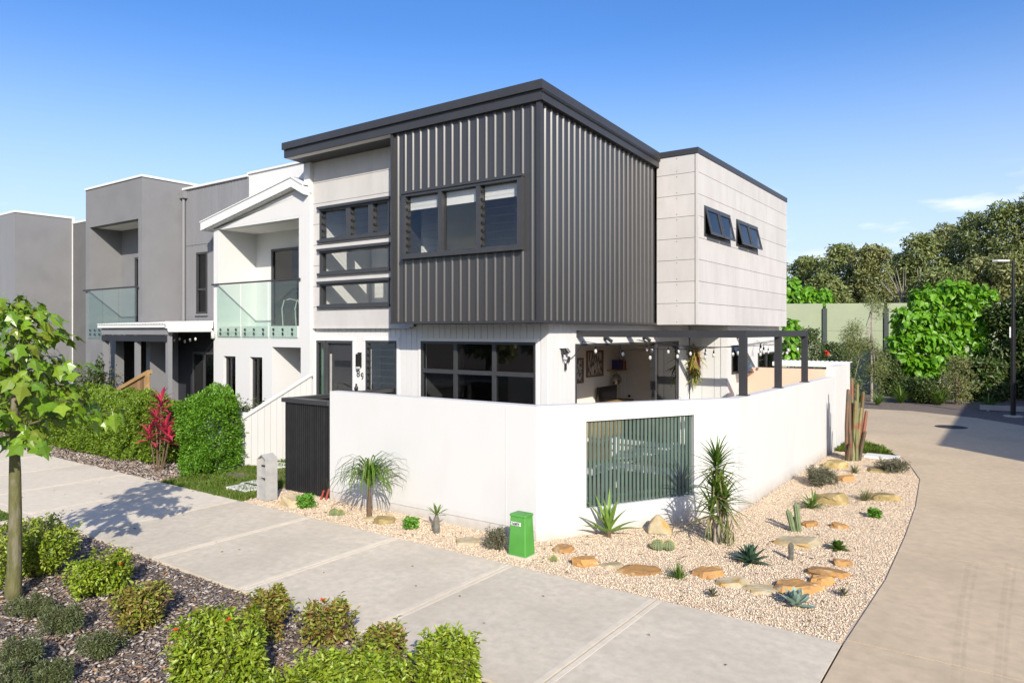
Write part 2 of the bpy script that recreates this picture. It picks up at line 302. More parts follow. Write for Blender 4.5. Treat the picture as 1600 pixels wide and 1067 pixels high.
def split(r, holes):
    """rectangles of r left when the holes are cut out"""
    out = [r]
    for a0, a1, b0, b1 in holes:
        nxt = []
        for (x0, x1, y0, y1) in out:
            if a1 <= x0+1e-5 or a0 >= x1-1e-5 or b1 <= y0+1e-5 or b0 >= y1-1e-5: nxt.append((x0, x1, y0, y1)); continue
            if a0 > x0: nxt.append((x0, a0, y0, y1))
            if a1 < x1: nxt.append((a1, x1, y0, y1))
            c0, c1 = max(x0, a0), min(x1, a1)
            if b0 > y0: nxt.append((c0, c1, y0, b0))
            if b1 < y1: nxt.append((c0, c1, b1, y1))
        out = nxt
    return [q for q in out if q[1]-q[0] > .004 and q[3]-q[2] > .004]
def wall(name, parent, fr, u0, u1, z0, z1, holes, d0, d1, m):
    us = sorted({u0, u1, *[min(max(h[i], u0), u1) for h in holes for i in (0, 1)]}); zs = sorted({z0, z1, *[min(max(h[i], z0), z1) for h in holes for i in (2, 3)]})
    ok = {}
    for i in range(len(us)-1):
        for j in range(len(zs)-1):
            cu = (us[i]+us[i+1])/2; cz = (zs[j]+zs[j+1])/2
            ok[i, j] = not any(h[0] < cu < h[1] and h[2] < cz < h[3] for h in holes)
    ox, oy, ux, uy = fr; nx, ny = uy, -ux; vid = {}; mb = MB()
    def V(i, j, d):
        k = (i, j, d)
        if k not in vid:
            vid[k] = len(mb.v); dd = d1 if d else d0; mb.v.append((ox+ux*us[i]+nx*dd, oy+uy*us[i]+ny*dd, zs[j]))
        return vid[k]
    for (i, j), k in ok.items():
        if not k: continue
        mb.f.append((V(i, j, 1), V(i+1, j, 1), V(i+1, j+1, 1), V(i, j+1, 1))); mb.f.append((V(i, j, 0), V(i, j+1, 0), V(i+1, j+1, 0), V(i+1, j, 0)))
        for di, dj, a, b in ((-1, 0, (i, j), (i, j+1)), (1, 0, (i+1, j), (i+1, j+1)), (0, -1, (i, j), (i+1, j)), (0, 1, (i, j+1), (i+1, j+1))):
            if not ok.get((i+di, j+dj), False): mb.f.append((V(*a, 0), V(*b, 0), V(*b, 1), V(*a, 1)))
    return mb.build(name, m, parent)
def boards(parent, fr, u0, u1, z0, z1, holes, pitch, d0, d1, m, gap=.010, name='board', bev=0., width=None):
    n = max(1, round((u1-u0)/pitch)); p = (u1-u0)/n
    for k in range(n):
        a = u0+k*p; b = a+p-gap
        if width: c = a+p/2; a, b = c-width/2, c+width/2
        for r in split((a, b, z0, z1), holes): piece(name, parent, fr, r[0], r[1], r[2], r[3], d0, d1, m, bev if r[1]-r[0] > bev*2.2 else 0.)
def panels(parent, fr, us, zs, holes, d0, d1, m, gap=.009, name='panel'):
    for j in range(len(zs)-1):
        row = us[j % len(us)] if isinstance(us[0], (list, tuple)) else us
        for i in range(len(row)-1):
            rs = split((row[i]+gap/2, row[i+1]-gap/2, zs[j]+gap/2, zs[j+1]-gap/2), holes)
            if len(rs) == 1: piece(name, parent, fr, *rs[0], d0, d1, m)
            elif rs:
                mb = MB()
                for r in rs: mb.fbox(fr, r[0], r[1], r[2], r[3], d0, d1)
                mb.build(name, m, parent)
def window(parent, fr, u0, u1, z0, z1, cols=(), rows=(), fw=.055, mw=.05, d0=-.09, d1=.02, gd=-.03, fm='frame', gm='glass', louvre=(), name='window', skip=()):
    mb = MB()
    mb.fbox(fr, u0, u1, z1-fw, z1, d0, d1); mb.fbox(fr, u0, u1, z0, z0+fw, d0, d1)
    mb.fbox(fr, u0, u0+fw, z0+fw, z1-fw, d0, d1-.003); mb.fbox(fr, u1-fw, u1, z0+fw, z1-fw, d0, d1-.003)
    for c in cols: mb.fbox(fr, c-mw, c+mw, z0+fw, z1-fw, d0+.01, d1-.006)
    for r in rows:
        xs = [u0+fw]+[v for c in cols for v in (c-mw, c+mw)]+[u1-fw]
        for i in range(0, len(xs), 2): mb.fbox(fr, xs[i], xs[i+1], r-mw, r+mw, d0+.012, d1-.009)
    w = mb.build(name, fm, parent)
    xs = [u0+fw]+[v for c in cols for v in (c-mw, c+mw)]+[u1-fw]; zs = [z0+fw]+[v for r in rows for v in (r-mw, r+mw)]+[z1-fw]
    for i in range(0, len(xs), 2):
        for j in range(0, len(zs), 2):
            if (i//2, j//2) in skip: continue
            if i//2 in louvre:
                a, b = xs[i], xs[i+1]; n = max(2, round((zs[j+1]-zs[j])/.14)); p = (zs[j+1]-zs[j])/n
                ox, oy, ux, uy = fr; nx, ny = uy, -ux
                for k in range(n):
                    zc = zs[j]+p*k; q = MB()
                    pts = []
                    for (uu, dd, zz) in ((a, gd+.012, zc-.012 if k else zc), (b, gd+.012, zc-.012 if k else zc), (b, gd-.002, zc+p), (a, gd-.002, zc+p)): pts.append((ox+ux*uu+nx*dd, oy+uy*uu+ny*dd, zz))
                    q.prism(pts, (-nx*.005, -ny*.005, 0)); q.build('louvre_blade', gm, w)
                    piece('blade_clip', w, fr, a, a+.035, zc+.01, zc+.05, gd+.035, gd+.055, 'black_metal')
            else: piece('pane', w, fr, xs[i], xs[i+1], zs[j], zs[j+1], gd-.004, gd+.004, gm)
    return w
def mesh_np(name, V, F, m, tint=None, smooth=False):
    """V (n,3) and F (k,q) arrays -> mesh"""
    me = bpy.data.meshes.new(name); n, k, q = len(V), len(F), F.shape[1]
    me.vertices.add(n); me.vertices.foreach_set('co', V.astype(np.float32).ravel())
    me.loops.add(k*q); me.loops.foreach_set('vertex_index', F.astype(np.int32).ravel())
    me.polygons.add(k); me.polygons.foreach_set('loop_start', np.arange(0, k*q, q, dtype=np.int32)); me.polygons.foreach_set('loop_total', np.full(k, q, np.int32))
    me.update(calc_edges=True); me.materials.append(M[m])
    if tint is not None: a = me.attributes.new('tint', 'FLOAT', 'FACE'); a.data.foreach_set('value', tint.astype(np.float32))
    if smooth: me.polygons.foreach_set('use_smooth', np.ones(k, bool))
    return me
def nrm(a): return a/np.maximum(np.linalg.norm(a, axis=-1, keepdims=True), 1e-6)
def leaf_arrays(P, D, L, W, fold=.22, droop=.18, twist=1., O=None, ow=.9):
    n = len(P); up = nrm((np.array([0, 0, 1.]) if O is None else O*ow+np.array([0, 0, .42]))+rng.normal(0, .5*twist, (n, 3)))
    if O is not None: D = nrm(D-up*(np.sum(D*up, 1, keepdims=True))*.75)
    S = nrm(np.cross(D, up)); N = nrm(np.cross(S, D))
    L = np.broadcast_to(np.asarray(L, float), (n,))[:, None]; W = np.broadcast_to(np.asarray(W, float), (n,))[:, None]
    V = np.empty((n, 6, 3)); V[:, 0] = P
    V[:, 1] = P+D*.38*L+S*.5*W+N*fold*W; V[:, 2] = P+D*.74*L+S*.36*W+N*(fold*W*.6-droop*.4*L)
    V[:, 3] = P+D*L-N*droop*L
    V[:, 4] = P+D*.74*L-S*.36*W+N*(fold*W*.6-droop*.4*L); V[:, 5] = P+D*.38*L-S*.5*W+N*fold*W
    b = (np.arange(n)*6)[:, None]; F = np.concatenate([b+np.array([0, 1, 2, 3]), b+np.array([0, 3, 4, 5])], 1).reshape(-1, 4)
    return V.reshape(-1, 3), F
def leaf_obj(name, P, D, L, W, m, parent, fold=.22, droop=.18, twist=1., O=None, ow=.9):
    V, F = leaf_arrays(P, D, L, W, fold, droop, twist, O, ow); t = np.repeat(rng.random(len(P)), 2)
    o = bpy.data.objects.new(name, mesh_np(name, V, F, m, t))
    if parent is not None: o.parent = parent
    else: COL.objects.link(o); return o
    COL.objects.link(o); return o
def sph(n): return nrm(rng.normal(size=(n, 3)))
def crown_pts(blobs, n, shell=.45):
    """points and outward directions in lumpy blobs (cx,cy,cz,rx,ry,rz)"""
    B = np.array(blobs, float); vol = B[:, 3]*B[:, 4]*B[:, 5]; k = rng.choice(len(B), n, p=(vol**.75)/(vol**.75).sum())
    d = sph(n); r = (shell+(1-shell)*rng.random(n)**.6)[:, None]; P = B[k, :3]+d*r*B[k, 3:]*(1+rng.normal(0, .08, (n, 1)))
    D = nrm(d*.8+rng.normal(0, .6, (n, 3))+np.array([0, 0, .25])); return P, D, d
def ico_rock(seed, sx, sy, sz, n=22, flat=0.):
    """angular quarried slab: a jittered ring on top, a wider one below"""
    r = random.Random(seed); bm = bmesh.new(); k = r.choice((5, 6, 7)); ph = r.uniform(0, 6.28); tx, ty = r.uniform(-.3, .3), r.uniform(-.3, .3)
    for lev, sc in ((-.5, 1.0), (.35, 1.02), (1.0, .82)):
        for i in range(k):
            a = ph+2*math.pi*(i+r.uniform(-.28, .28))/k; q = sc*r.uniform(.78, 1.08); x, y = q*math.cos(a), q*math.sin(a)
            bm.verts.new((x*sx, y*sy, sz*(lev+(tx*x+ty*y)*(lev > 0))*r.uniform(.85, 1.1)))
    h = bmesh.ops.convex_hull(bm, input=bm.verts)
    bmesh.ops.delete(bm, geom=[g for g in h['geom_interior'] if isinstance(g, bmesh.types.BMVert)], context='VERTS')
    bmesh.ops.subdivide_edges(bm, edges=[e for e in bm.edges if e.calc_length() > .35*max(sx, sy)], cuts=1); bmesh.ops.triangulate(bm, faces=bm.faces)
    for v in bm.verts: v.co += Vector((r.gauss(0, 1)*sx, r.gauss(0, 1)*sy, r.gauss(0, 1)*sz))*.045
    bmesh.ops.recalc_face_normals(bm, faces=bm.faces)
    me = bpy.data.meshes.new('rock'); bm.to_mesh(me); bm.free(); return me
def text_mesh(name, s, size, m, depth_=.008):
    cu = bpy.data.curves.new(name, 'FONT'); cu.body = s; cu.size = size; cu.extrude = depth_/2; cu.align_x = 'CENTER'; cu.align_y = 'CENTER'
    t = bpy.data.objects.new(name+'_tmp', cu); me = bpy.data.meshes.new_from_object(t); me.name = name; me.materials.clear(); me.materials.append(M[m]); bpy.data.objects.remove(t); return me

# ================================================================== THE GROUND
struct('ground', MB().box(-300, 300, -300, 300, -.6, -.2), 'soil')
def sheet(name, pts, z, m, th=.1, kind='structure'):
    mb = MB(); mb.prism([(p[0], p[1], z-th) for p in pts], (0, 0, th)); return struct(name, mb, m, kind=kind)
PY0, PY1 = 4.525, 6.9
path = struct('footpath', MB().box(-60, -1.30, PY0+.01, PY1-.01, -.19, -.055), 'joint')
xj = [-1.285, -3.08, -4.98, -6.88, -8.71] + [-8.71-1.85*k for k in range(1, 26)]
for a, b in zip(xj[:-1], xj[1:]):
    mb = MB().box(b+.009, a-.009, PY0, PY1, -.12, 0); mb.build('slab', 'path_old' if b > -10.7 else 'path_new', path)
for a in xj[1:12]:
    for d_ in (-.066, .012): MB().box(a+d_, a+d_+.054, PY0+.03, PY1-.03, .0005, .0035).build('joint_margin', 'path_new', path)
far_edge = [G(1344, 638), G(1425, 642), G(1526, 653), G(1600, 665), G(1700, 680)]
bed_edge = [(-1.285, PY1), (-1.23, 8.96), (-1.27, 11), (-1.35, 13.02), (-1.53, 15.45), (-1.85, 16.9), (-2.1, 17.82), (-2.6, 18.8), (-3.3, 19.75), (-4.1, 20.4)]
lane = sheet('lane', [(-1.2, -8), (9, -8), (9, 24), (6, 27)]+[(p.x, p.y) for p in far_edge[::-1]]+[(-9, 28.5), (-9, 21.5), (-4.2, 20.45)]+[(p[0]+.06, p[1]) for p in bed_edge[::-1]], -.03, 'joint', .15)
lj = [-6, -2.75, .5, 3.75, 7.0, 10.25, 13.5]
for a, b in zip(lj[:-1], lj[1:]):
    def ex(y):
        if y <= PY1: return -1.273
        for (x0, y0), (x1, y1) in zip(bed_edge[:-1], bed_edge[1:]):
            if y0 <= y <= y1: return x0+(x1-x0)*(y-y0)/(y1-y0)+.012
    ys = sorted({a+.008, b-.008, *[p[1] for p in bed_edge if a+.01 < p[1] < b-.01]})
    mb = MB(); mb.prism([(5.2, ys[0], -.02), (5.2, ys[-1], -.02)]+[(ex(y), y, -.02) for y in ys[::-1]], (0, 0, .02)); mb.build('slab', 'lane', lane)
mb = MB(); mb.prism([(9, 13.505, -.02), (9, 24, -.02), (6, 27, -.02)]+[(p.x, p.y, -.02) for p in far_edge[::-1]]+[(-9, 28.5, -.02), (-9, 21.5, -.02), (-4.2, 20.46, -.02)]+[(p[0]+.012, p[1], -.02) for p in bed_edge[::-1] if p[1] > 13.6]+[(ex(13.49), 13.505, -.02)], (0, 0, .02))
mb.build('slab', 'lane', lane)
for k, (px_a, px_b, w_) in enumerate(((1493, 1500, .05), (1508, 1530, .03), (1560, 1560, .05), (1574, 1590, .03))):
    pts = [G(px_a+26*q*q*(.6 if k < 2 else .4)+q*9-8, 1067-(1067-880)*q) for q in [i/10 for i in range(11)]]; mb = MB()
    for i in range(10): mb.v += [(pts[i].x, pts[i].y, .0035), (pts[i].x+w_, pts[i].y, .0035), (pts[i+1].x+w_, pts[i+1].y, .0035), (pts[i+1].x, pts[i+1].y, .0035)]; mb.f.append((4*i, 4*i+1, 4*i+2, 4*i+3))
    mb.build('tyre_mark', 'tyre', lane)
struct('road', MB().box(-120, 120, -16, -6, -.18, -.14), 'asphalt')
gravel_poly = [(-10.75, PY1), (-1.24, PY1)]+[(p[0]+.04, p[1]) for p in bed_edge[1:7]]+[(-2.3, 18.1), (-3.5, 18.0), (-3.5, 11), (-5.2, 8.0), (-10.75, 8.0)]
sheet('gravel_bed', gravel_poly, -.014, 'gravel_base', .1)
sheet('courtyard', [(-13, 7.95), (-5.3, 7.95), (-3.62, 11), (-3.62, 20), (-5.7, 20), (-5.7, 17), (-6.6, 17), (-6.6, 10.55), (-13, 10.55)], .01, 'deck', .15)
lawn_polys = {'lawn': [(-13.0, PY1), (-10.4, PY1), (-10.75, 7.9), (-10.75, 10.4), (-13.0, 10.4)], 'lawn_patch': [(-2.35, 18.05), (-2.62, 18.85), (-3.3, 19.72), (-3.5, 19.72), (-3.5, 18.0)], 'verge_lawn': [(-40, -1), (-12.25, -1), (-12.25, PY0-.13), (-40, PY0-.13)]}
for k, p in lawn_polys.items(): sheet(k, p, -.03 if k != 'lawn' else -.02, 'lawn_base', .1)
mulch_poly = [(-12.1, -2), (-1.3, -2), (-1.3, PY0), (-12.1, PY0)]
sheet('garden_bed', mulch_poly, -.035, 'mulch_base', .1)
sheet('bed_edging', [(-12.24, -1), (-12.1, -1), (-12.1, PY0-.002), (-40, PY0-.002), (-40, PY0-.12), (-12.24, PY0-.12)], -.005, 'path_new', .1)
sheet('hedge_bed', [(-13.02, PY1), (-13.02, 9.6), (-60, 9.6), (-60, PY1)], -.025, 'mulch_base', .1)
back_poly = [(p.x, p.y) for p in far_edge[::-1]]+[(-9, 28.5), (-14, 31), tuple(CS(8, 38)[:2]), tuple(CS(42, 36)[:2]), tuple(CS(30, 20)[:2])]
sheet('back_bed', back_poly, -.02, 'mulch_base', .12)
# loose stones, chips and grass that nobody could count
def in_poly(P, poly):
    x, y = P[:, 0], P[:, 1]; c = np.zeros(len(P), bool); n = len(poly)
    for i in range(n):
        x0, y0 = poly[i][:2]; x1, y1 = poly[i-1][:2]
        k = ((y0 > y) != (y1 > y)) & (x < (x1-x0)*(y-y0)/((y1-y0) or 1e-9)+x0); c ^= k
    return c
def scatter_poly(poly, n, near=0.):
    a = np.array([p[:2] for p in poly]); lo, hi = a.min(0), a.max(0); out = []; tot = 0
    while tot < n:
        P = lo+(hi-lo)*rng.random((n*2, 2)); P = P[in_poly(P, poly)]
        if near:
            d = P[:, 0]*VV[0]+P[:, 1]*VV[1]; l = P[:, 0]*RR[0]+P[:, 1]*RR[1]; vis = (np.abs(l) < 1.05*d+.5) & (d > 1)
            P = P[vis & (rng.random(len(P)) < np.minimum(1, (near/np.maximum(d, 1))**1.5))]
        out.append(P); tot += len(P)
    return np.concatenate(out)[:n]
def stones(name, poly, n, s0, s1, z, m, label, cat, flat=.7, near=9., elong=1.):
    P = scatter_poly(poly, n, near); base = np.array([[1, 0, 0], [-1, 0, 0], [0, 1, 0], [0, -1, 0], [0, 0, 1], [0, 0, -1]], float)
    F0 = np.array([[0, 2, 4], [2, 1, 4], [1, 3, 4], [3, 0, 4], [2, 0, 5], [1, 2, 5], [3, 1, 5], [0, 3, 5]])
    s = (s0+(s1-s0)*rng.random(n)**2)[:, None, None]; V = base[None]*(.7+.6*rng.random((n, 6, 1)))*s*np.array([elong, 1, flat])
    V += rng.normal(0, .12, (n, 6, 3))*s
    a = rng.random(n)*2*math.pi; c, sn = np.cos(a)[:, None], np.sin(a)[:, None]; tl = rng.normal(0, .35, n)[:, None]
    x, y, zz = V[..., 0], V[..., 1], V[..., 2]; zz, x = zz+x*tl, x; V = np.stack([x*c-y*sn, x*sn+y*c, zz], -1)
    V += np.concatenate([P, np.full((n, 1), z)], 1)[:, None]; F = (np.arange(n)*6)[:, None, None]+F0[None]
    o = bpy.data.objects.new(name, mesh_np(name, V.reshape(-1, 3), F.reshape(-1, 3), m, np.repeat(rng.random(n), 8))); COL.objects.link(o)
    return tag(o, label, cat, kind='stuff')
stones('gravel', [(-10.6, PY1+.02), (-1.31, PY1+.02)]+[(p[0]-.012, p[1]) for p in bed_edge[1:7]]+[(-2.4, 18.0), (-3.52, 17.9), (-3.52, 11), (-5.25, 7.87), (-10.5, 7.9)], 90000, .005, .0125, -.008, 'gravel', 'pale pink and cream gravel covering the cactus bed', 'gravel', near=9)
stones('mulch', [(p[0], p[1]-.0) for p in mulch_poly], 50000, .007, .024, -.018, 'chips', 'weathered grey brown bark chips between the foreground shrubs', 'mulch', flat=.35, near=5.5, elong=2.2)
stones('hedge_litter', [(-13.1, PY1+.02), (-13.1, 8), (-24, 8), (-24, PY1+.02)], 6000, .012, .04, -.01, 'chips', 'brown leaf litter along the foot of the hedge', 'leaf litter', flat=.35, near=15, elong=2)
def litter(name, poly, n, label, z=.006):
    P2 = scatter_poly(poly, n, 10.); P = np.concatenate([P2, np.full((n, 1), z)], 1); D = nrm(np.concatenate([rng.normal(0, 1, (n, 2)), rng.normal(0, .08, (n, 1))], 1))
    o = leaf_obj(name, P, D, .03+.03*rng.random(n), .014+.012*rng.random(n), 'lf_litter', None, twist=.3); return tag(o, label, 'leaf litter', kind='stuff')
litter('fallen_leaves', [(-14, 4.6), (-1.4, 4.6), (-1.4, 6.85), (-14, 6.85)], 26, 'a few dry leaves blown onto the footpath')
litter('gravel_litter', [(-10, PY1+.05), (-1.5, PY1+.05), (-1.6, 15), (-3.3, 15), (-3.4, 11), (-5.2, 7.8), (-10, 7.8)], 260, 'dry leaves and bits caught in the gravel')
def grass(name, poly, n, h0, h1, z, label, m='lf_grass', near=12.):
    P2 = scatter_poly(poly, n, near); P = np.concatenate([P2, np.full((n, 1), z)], 1)
    D = nrm(rng.normal(0, .55, (n, 3))+np.array([0, 0, 1.])); h = h0+(h1-h0)*rng.random(n)
    clump = np.array([mnoise.noise(Vector((p[0]*2.3, p[1]*2.3, 0))) for p in P2]); h *= 1+.7*clump
    o = leaf_obj(name, P, D, h, .006+.004*rng.random(n), m, None, droop=.25); return tag(o, label, 'grass', kind='stuff')
grass('grass', lawn_polys['lawn'], 26000, .03, .10, -.02, 'green grass growing between the picket fence and the black gate')
grass('grass', lawn_polys['lawn_patch'], 7000, .05, .16, -.03, 'green grass patch where the gravel bed meets the lane', near=19)
grass('grass', [(-17, 1), (-12.27, 1), (-12.27, 4.38), (-17, 4.38)], 15000, .02, .07, -.03, 'mown grass verge left of the slender tree')

# ================================================================== CORNER HOUSE
FA = (0, 9.87, 1, 0); FC = (0, 10.42, 1, 0); FG = (0, 10.5, 1, 0)          # cladding, panel and ground-floor fronts (u = X)
RC = (-6.488, 0, 0, 1); RG = (-5.552, 0, 0, 1); RL = (-6.72, 0, 0, 1); RB = (-5.75, 0, 0, 1); FGB = (0, 14.544, 1, 0); FW = (0, 17.04, 1, 0)
XC = -6.488; XP = -13.015
house = thing('corner_house', 'two-storey corner townhouse with charcoal ribbed box and pale panel walls', 'house', (-9.5, 10.5, 0))
# upper storey: charcoal box
bw = (-9.613, -6.892, 4.235, 5.435)
cw = wall('cladding_wall', house, FA, -9.976, XC-.05, 2.97, 6.70, [bw], -.14, -.045, 'clad')
h2 = (bw[0]-.05, bw[1]+.05, bw[2]-.05, bw[3]+.05)
boards(cw, FA, -9.93, XC-.10, 2.99, 6.655, [h2], .192, -.046, -.022, 'clad', gap=0, name='cladding_rib', bev=.022, width=.074)
cr_ = wall('cladding_wall', house, RC, 9.92, 14.53, 2.97, 6.72, [], -.14, -.045, 'clad')
boards(cr_, RC, 10.0, 14.50, 2.99, 6.66, [], .192, -.046, -.022, 'clad', gap=0, name='cladding_rib', bev=.022, width=.074)
mb = MB(); mb.box(XC-.075, XC+.006, 9.864, 9.945, 2.97, 6.66); mb.box(-9.985, -9.925, 9.864, 9.93, 2.97, 6.66)
mb.box(-9.985, XC+.01, 9.858, 9.91, 2.945, 2.985); mb.box(XC-.04, XC+.012, 9.92, 14.54, 2.945, 2.985); mb.build('corner_trim', 'charcoal', house)
mb = MB(); mb.box(-9.98, -9.86, 9.95, 10.6, 2.97, 6.7); mb.build('cladding_return', 'clad', house)
w = window(house, FA, *bw, cols=(-8.69, -7.79), louvre=(0, 2), mw=.045, fw=.05, d0=-.12, d1=.035, gd=-.05)
for ua_, ub_ in ((-9.55, -8.75), (-8.63, -7.86), (-7.73, -6.96)): piece('roller_blind', w, FA, ua_, ub_, bw[3]-.30, bw[3]-.06, -.115, -.105, 'interior_white')
piece('window_sill', w, FA, bw[0]-.06, bw[1]+.06, bw[2]-.05, bw[2], -.1, .075, 'frame'); piece('window_hood', w, FA, bw[0]-.06, bw[1]+.06, bw[3], bw[3]+.045, -.1, .06, 'frame')
piece('window_trim', w, FA, bw[0]-.05, bw[0], bw[2], bw[3], -.1, .03, 'frame'); piece('window_trim', w, FA, bw[1], bw[1]+.05, bw[2], bw[3], -.1, .03, 'frame')
# skillion roof over it
SL = .0533; ze = 6.974
def rz(y): return ze-SL*(y-9.80)
roof = MB(); x0, x1 = -13.27, XC+.06
roof.prism([(x0, 9.83, rz(9.83)-.32), (x0, 9.83, rz(9.83)-.05), (x0, 14.56, rz(14.56)-.05), (x0, 14.56, rz(14.56)-.32)], (x1-x0, 0, 0))
roof = roof.build('roof', 'charcoal', house)
g_ = MB(); g_.prism([(x0-.02, 9.78, rz(9.78)-.15), (x0-.02, 9.78, rz(9.78)), (x0-.02, 14.58, rz(14.58)), (x0-.02, 14.58, rz(14.58)-.15)], (x1-x0+.05, 0, 0)); g_.build('gutter', 'charcoal', roof)
g_ = MB(); g_.prism([(x1+.022, 9.80, rz(9.8)-.165), (x1+.022, 14.57, rz(14.57)-.165), (x1+.022, 14.57, rz(14.57)-.18), (x1+.022, 9.8, rz(9.8)-.18)], (.012, 0, 0)); g_.build('drip_edge', 'charcoal', roof)
MB().box(x0+.02, -9.98, 9.86, 10.41, 6.655-.012, 6.662-.012).build('soffit', 'soffit', roof)
# upper storey: pale panels on the street side
cz = [2.885+.466*k for k in range(8)]+[6.65]
cw1 = (-12.77, -10.56, 4.83, 5.54); cw2 = (-12.77, -10.56, 4.09, 4.60); cw3 = (-12.77, -10.56, 3.36, 3.87)
pw = wall('panel_wall', house, FC, XP, -9.9, 2.90, 6.65, [cw1, cw2, cw3], -.15, -.014, 'joint')
panels(pw, FC, [[XP, -9.9], [XP, -9.9]], cz, [cw1, cw2, cw3], -.013, 0, 'concrete_panel')
MB().fbox(FC, XP, -9.98, 2.865, 2.9, -.1, .02).build('panel_flashing', 'concrete_panel', house)
for i, c in enumerate((cw1, cw2, cw3)):
    w = window(house, FC, *c, cols=(-11.83, -11.13) if i == 0 else (), louvre=(0, 1, 2) if i == 0 else (), mw=.07, fw=.05, d0=-.13, d1=.02, gd=-.06)
    piece('window_hood', w, FC, c[0]-.03, c[1]+.03, c[3]-.012, c[3]+.045, -.1, .08, 'frame'); piece('window_sill', w, FC, c[0]-.03, c[1]+.03, c[2]-.04, c[2]+.012, -.1, .07, 'frame')
# party wall that stands proud between the two houses
MB().box(-13.225, XP+.002, 10.33, 12.3, 0, 6.62).build('party_wall', 'render_white', house)
MB().box(-13.24, XP+.03, 10.32, 10.36, 5.93, 5.96).build('flashing', 'trim_white', house)
# grey panel box towards the lane
gz = [2.945+.466*k for k in range(8)]+[6.60]
gw1 = (14.92, 16.60, 4.88, 5.54); gw2 = (17.06, 18.76, 4.88, 5.52)
gb = wall('panel_wall', house, RG, 14.566, 21.65, 2.96, 6.60, [gw1, gw2], -.15, -.014, 'joint')
gus = [[14.544, 17.05, 19.35, 21.65], [14.544, 18.2, 21.65]]
panels(gb, RG, gus, gz, [gw1, gw2], -.013, 0, 'concrete_panel')
gf = wall('panel_wall', house, FGB, XC, -5.552-.014, 2.96, 6.60, [], -.15, -.014, 'joint')
panels(gf, FGB, [XC, -5.566-.05], gz, [], -.013, 0, 'concrete_panel')
for j in range(len(gz)-1):
    for (x, y) in ((-6.02, 0),):
        for dz in (.06, gz[j+1]-gz[j]-.06): piece('panel_screw', gf, FGB, x-.008, x+.008, gz[j]+dz-.008, gz[j]+dz+.008, 0, .004, 'joint')
MB().box(-5.60, -5.548, 14.54, 14.59, 2.95, 6.60).build('corner_trim', 'concrete_panel', house)
MB().box(XC-.05, -5.535, 14.525, 21.67, 6.60, 6.725).build('parapet_cap', 'charcoal', house)
MB().box(-13, -5.6, 14.6, 21.6, 6.5, 6.58).build('flat_roof', 'charcoal', house)
for c in (gw1, gw2):
    w = window(house, RG, *c, cols=((c[0]+c[1])/2,), mw=.03, fw=.045, d0=-.12, d1=.02, gd=-.06, skip=((0, 0), (1, 0)))
    for a, b in ((c[0]+.05, (c[0]+c[1])/2-.02), ((c[0]+c[1])/2+.02, c[1]-.05)):       # awning sashes pushed open at the foot
        s = MB(); zt, zb = c[3]-.06, c[2]+.03; k = .13; X0 = -5.552+.01
        def sp(u, t): return (X0+k*t, u, zt+(zb-zt)*t)
        for (ua, ub, ta, tb) in ((a, b, 0, .08), (a, b, .92, 1), (a, a+.05, .08, .92), (b-.05, b, .08, .92)):
            s.prism([sp(ua, ta), sp(ub, ta), sp(ub, tb), sp(ua, tb)], (.025, 0, .01))
        sa = s.build('sash', 'frame', w); q = MB(); q.prism([sp(a+.05, .08), sp(b-.05, .08), sp(b-.05, .92), sp(a+.05, .92)], (.006, 0, .002)); q.build('pane', 'glass_dark', sa)
# soffits under the overhangs, slabs and inner walls
MB().box(-9.97, -6.50, 9.90, 14.54, 2.958, 2.972).build('soffit', 'soffit', house)
MB().box(-6.72, -5.56, 14.56, 17.04, 2.948, 2.962).build('soffit', 'soffit', house)
MB().box(-5.76, -5.56, 17.05, 21.6, 2.948, 2.962).build('soffit', 'soffit', house)
# ground floor, street side
HZ = 2.945
dr = (-12.98, -11.765, .12, 2.60); sw = (-11.365, -10.43, .55, 2.61); bigw = (-9.765, -6.985, .45, 2.61)
gfw = wall('ground_floor_wall', house, FG, XP, -6.72-.03, 0, HZ, [dr, sw, bigw], -.16, -.016, 'board_white')
boards(gfw, FG, XP+.0, -6.735, 0.02, HZ-.004, [(a-.0, b+.0, c, d) for a, b, c, d in (dr, sw, bigw)], .15, -.015, 0, 'board_white', gap=.011)
def architrave(parent, fr, r, t=.055, d=.022, sill=False):
    a, b, c, e = r; mb = MB(); mb.fbox(fr, a-t, b+t, e, e+t, -.03, d+.006); mb.fbox(fr, a-t, a, c, e, -.03, d); mb.fbox(fr, b, b+t, c, e, -.03, d)
    return mb.build('architrave', 'trim_white', parent)
w = window(house, FG, *bigw, cols=(-8.87, -7.93), rows=(2.02,), mw=.04, fw=.05, gm='glass_tinted', d1=.015); architrave(w, FG, bigw)
w = window(house, FG, *sw, louvre=(0,), fw=.055, gm='glass'); architrave(w, FG, sw)
w = window(house, FG, dr[0], dr[0]+.30, dr[2], dr[3], gm='glass_frost', fw=.05, name='sidelight')
door = MB(); ua, ub = dr[0]+.32, dr[1]
door.fbox(FG, ua, ub, dr[3]-.06, dr[3], -.12, .01); door.fbox(FG, ua-.02, ua+.06, dr[2], dr[3]-.06, -.12, .008); door.fbox(FG, ub-.06, ub, dr[2], dr[3]-.06, -.12, .008)
door = door.build('door_frame', 'frame', house); architrave(door, FG, dr)
MB().fbox(FG, ua+.06, ub-.06, dr[2], dr[3]-.06, -.08, -.045).build('door_leaf', 'charcoal', door)
for z in (1.0, 1.52, 2.02):
    piece('door_light', door, FG, ua+.24, ub-.10, z, z+.14, -.046, -.038, 'glass_tinted')
piece('door_pull', door, FG, ua+.12, ua+.16, .9, 2.3, -.035, -.005, 'galv')
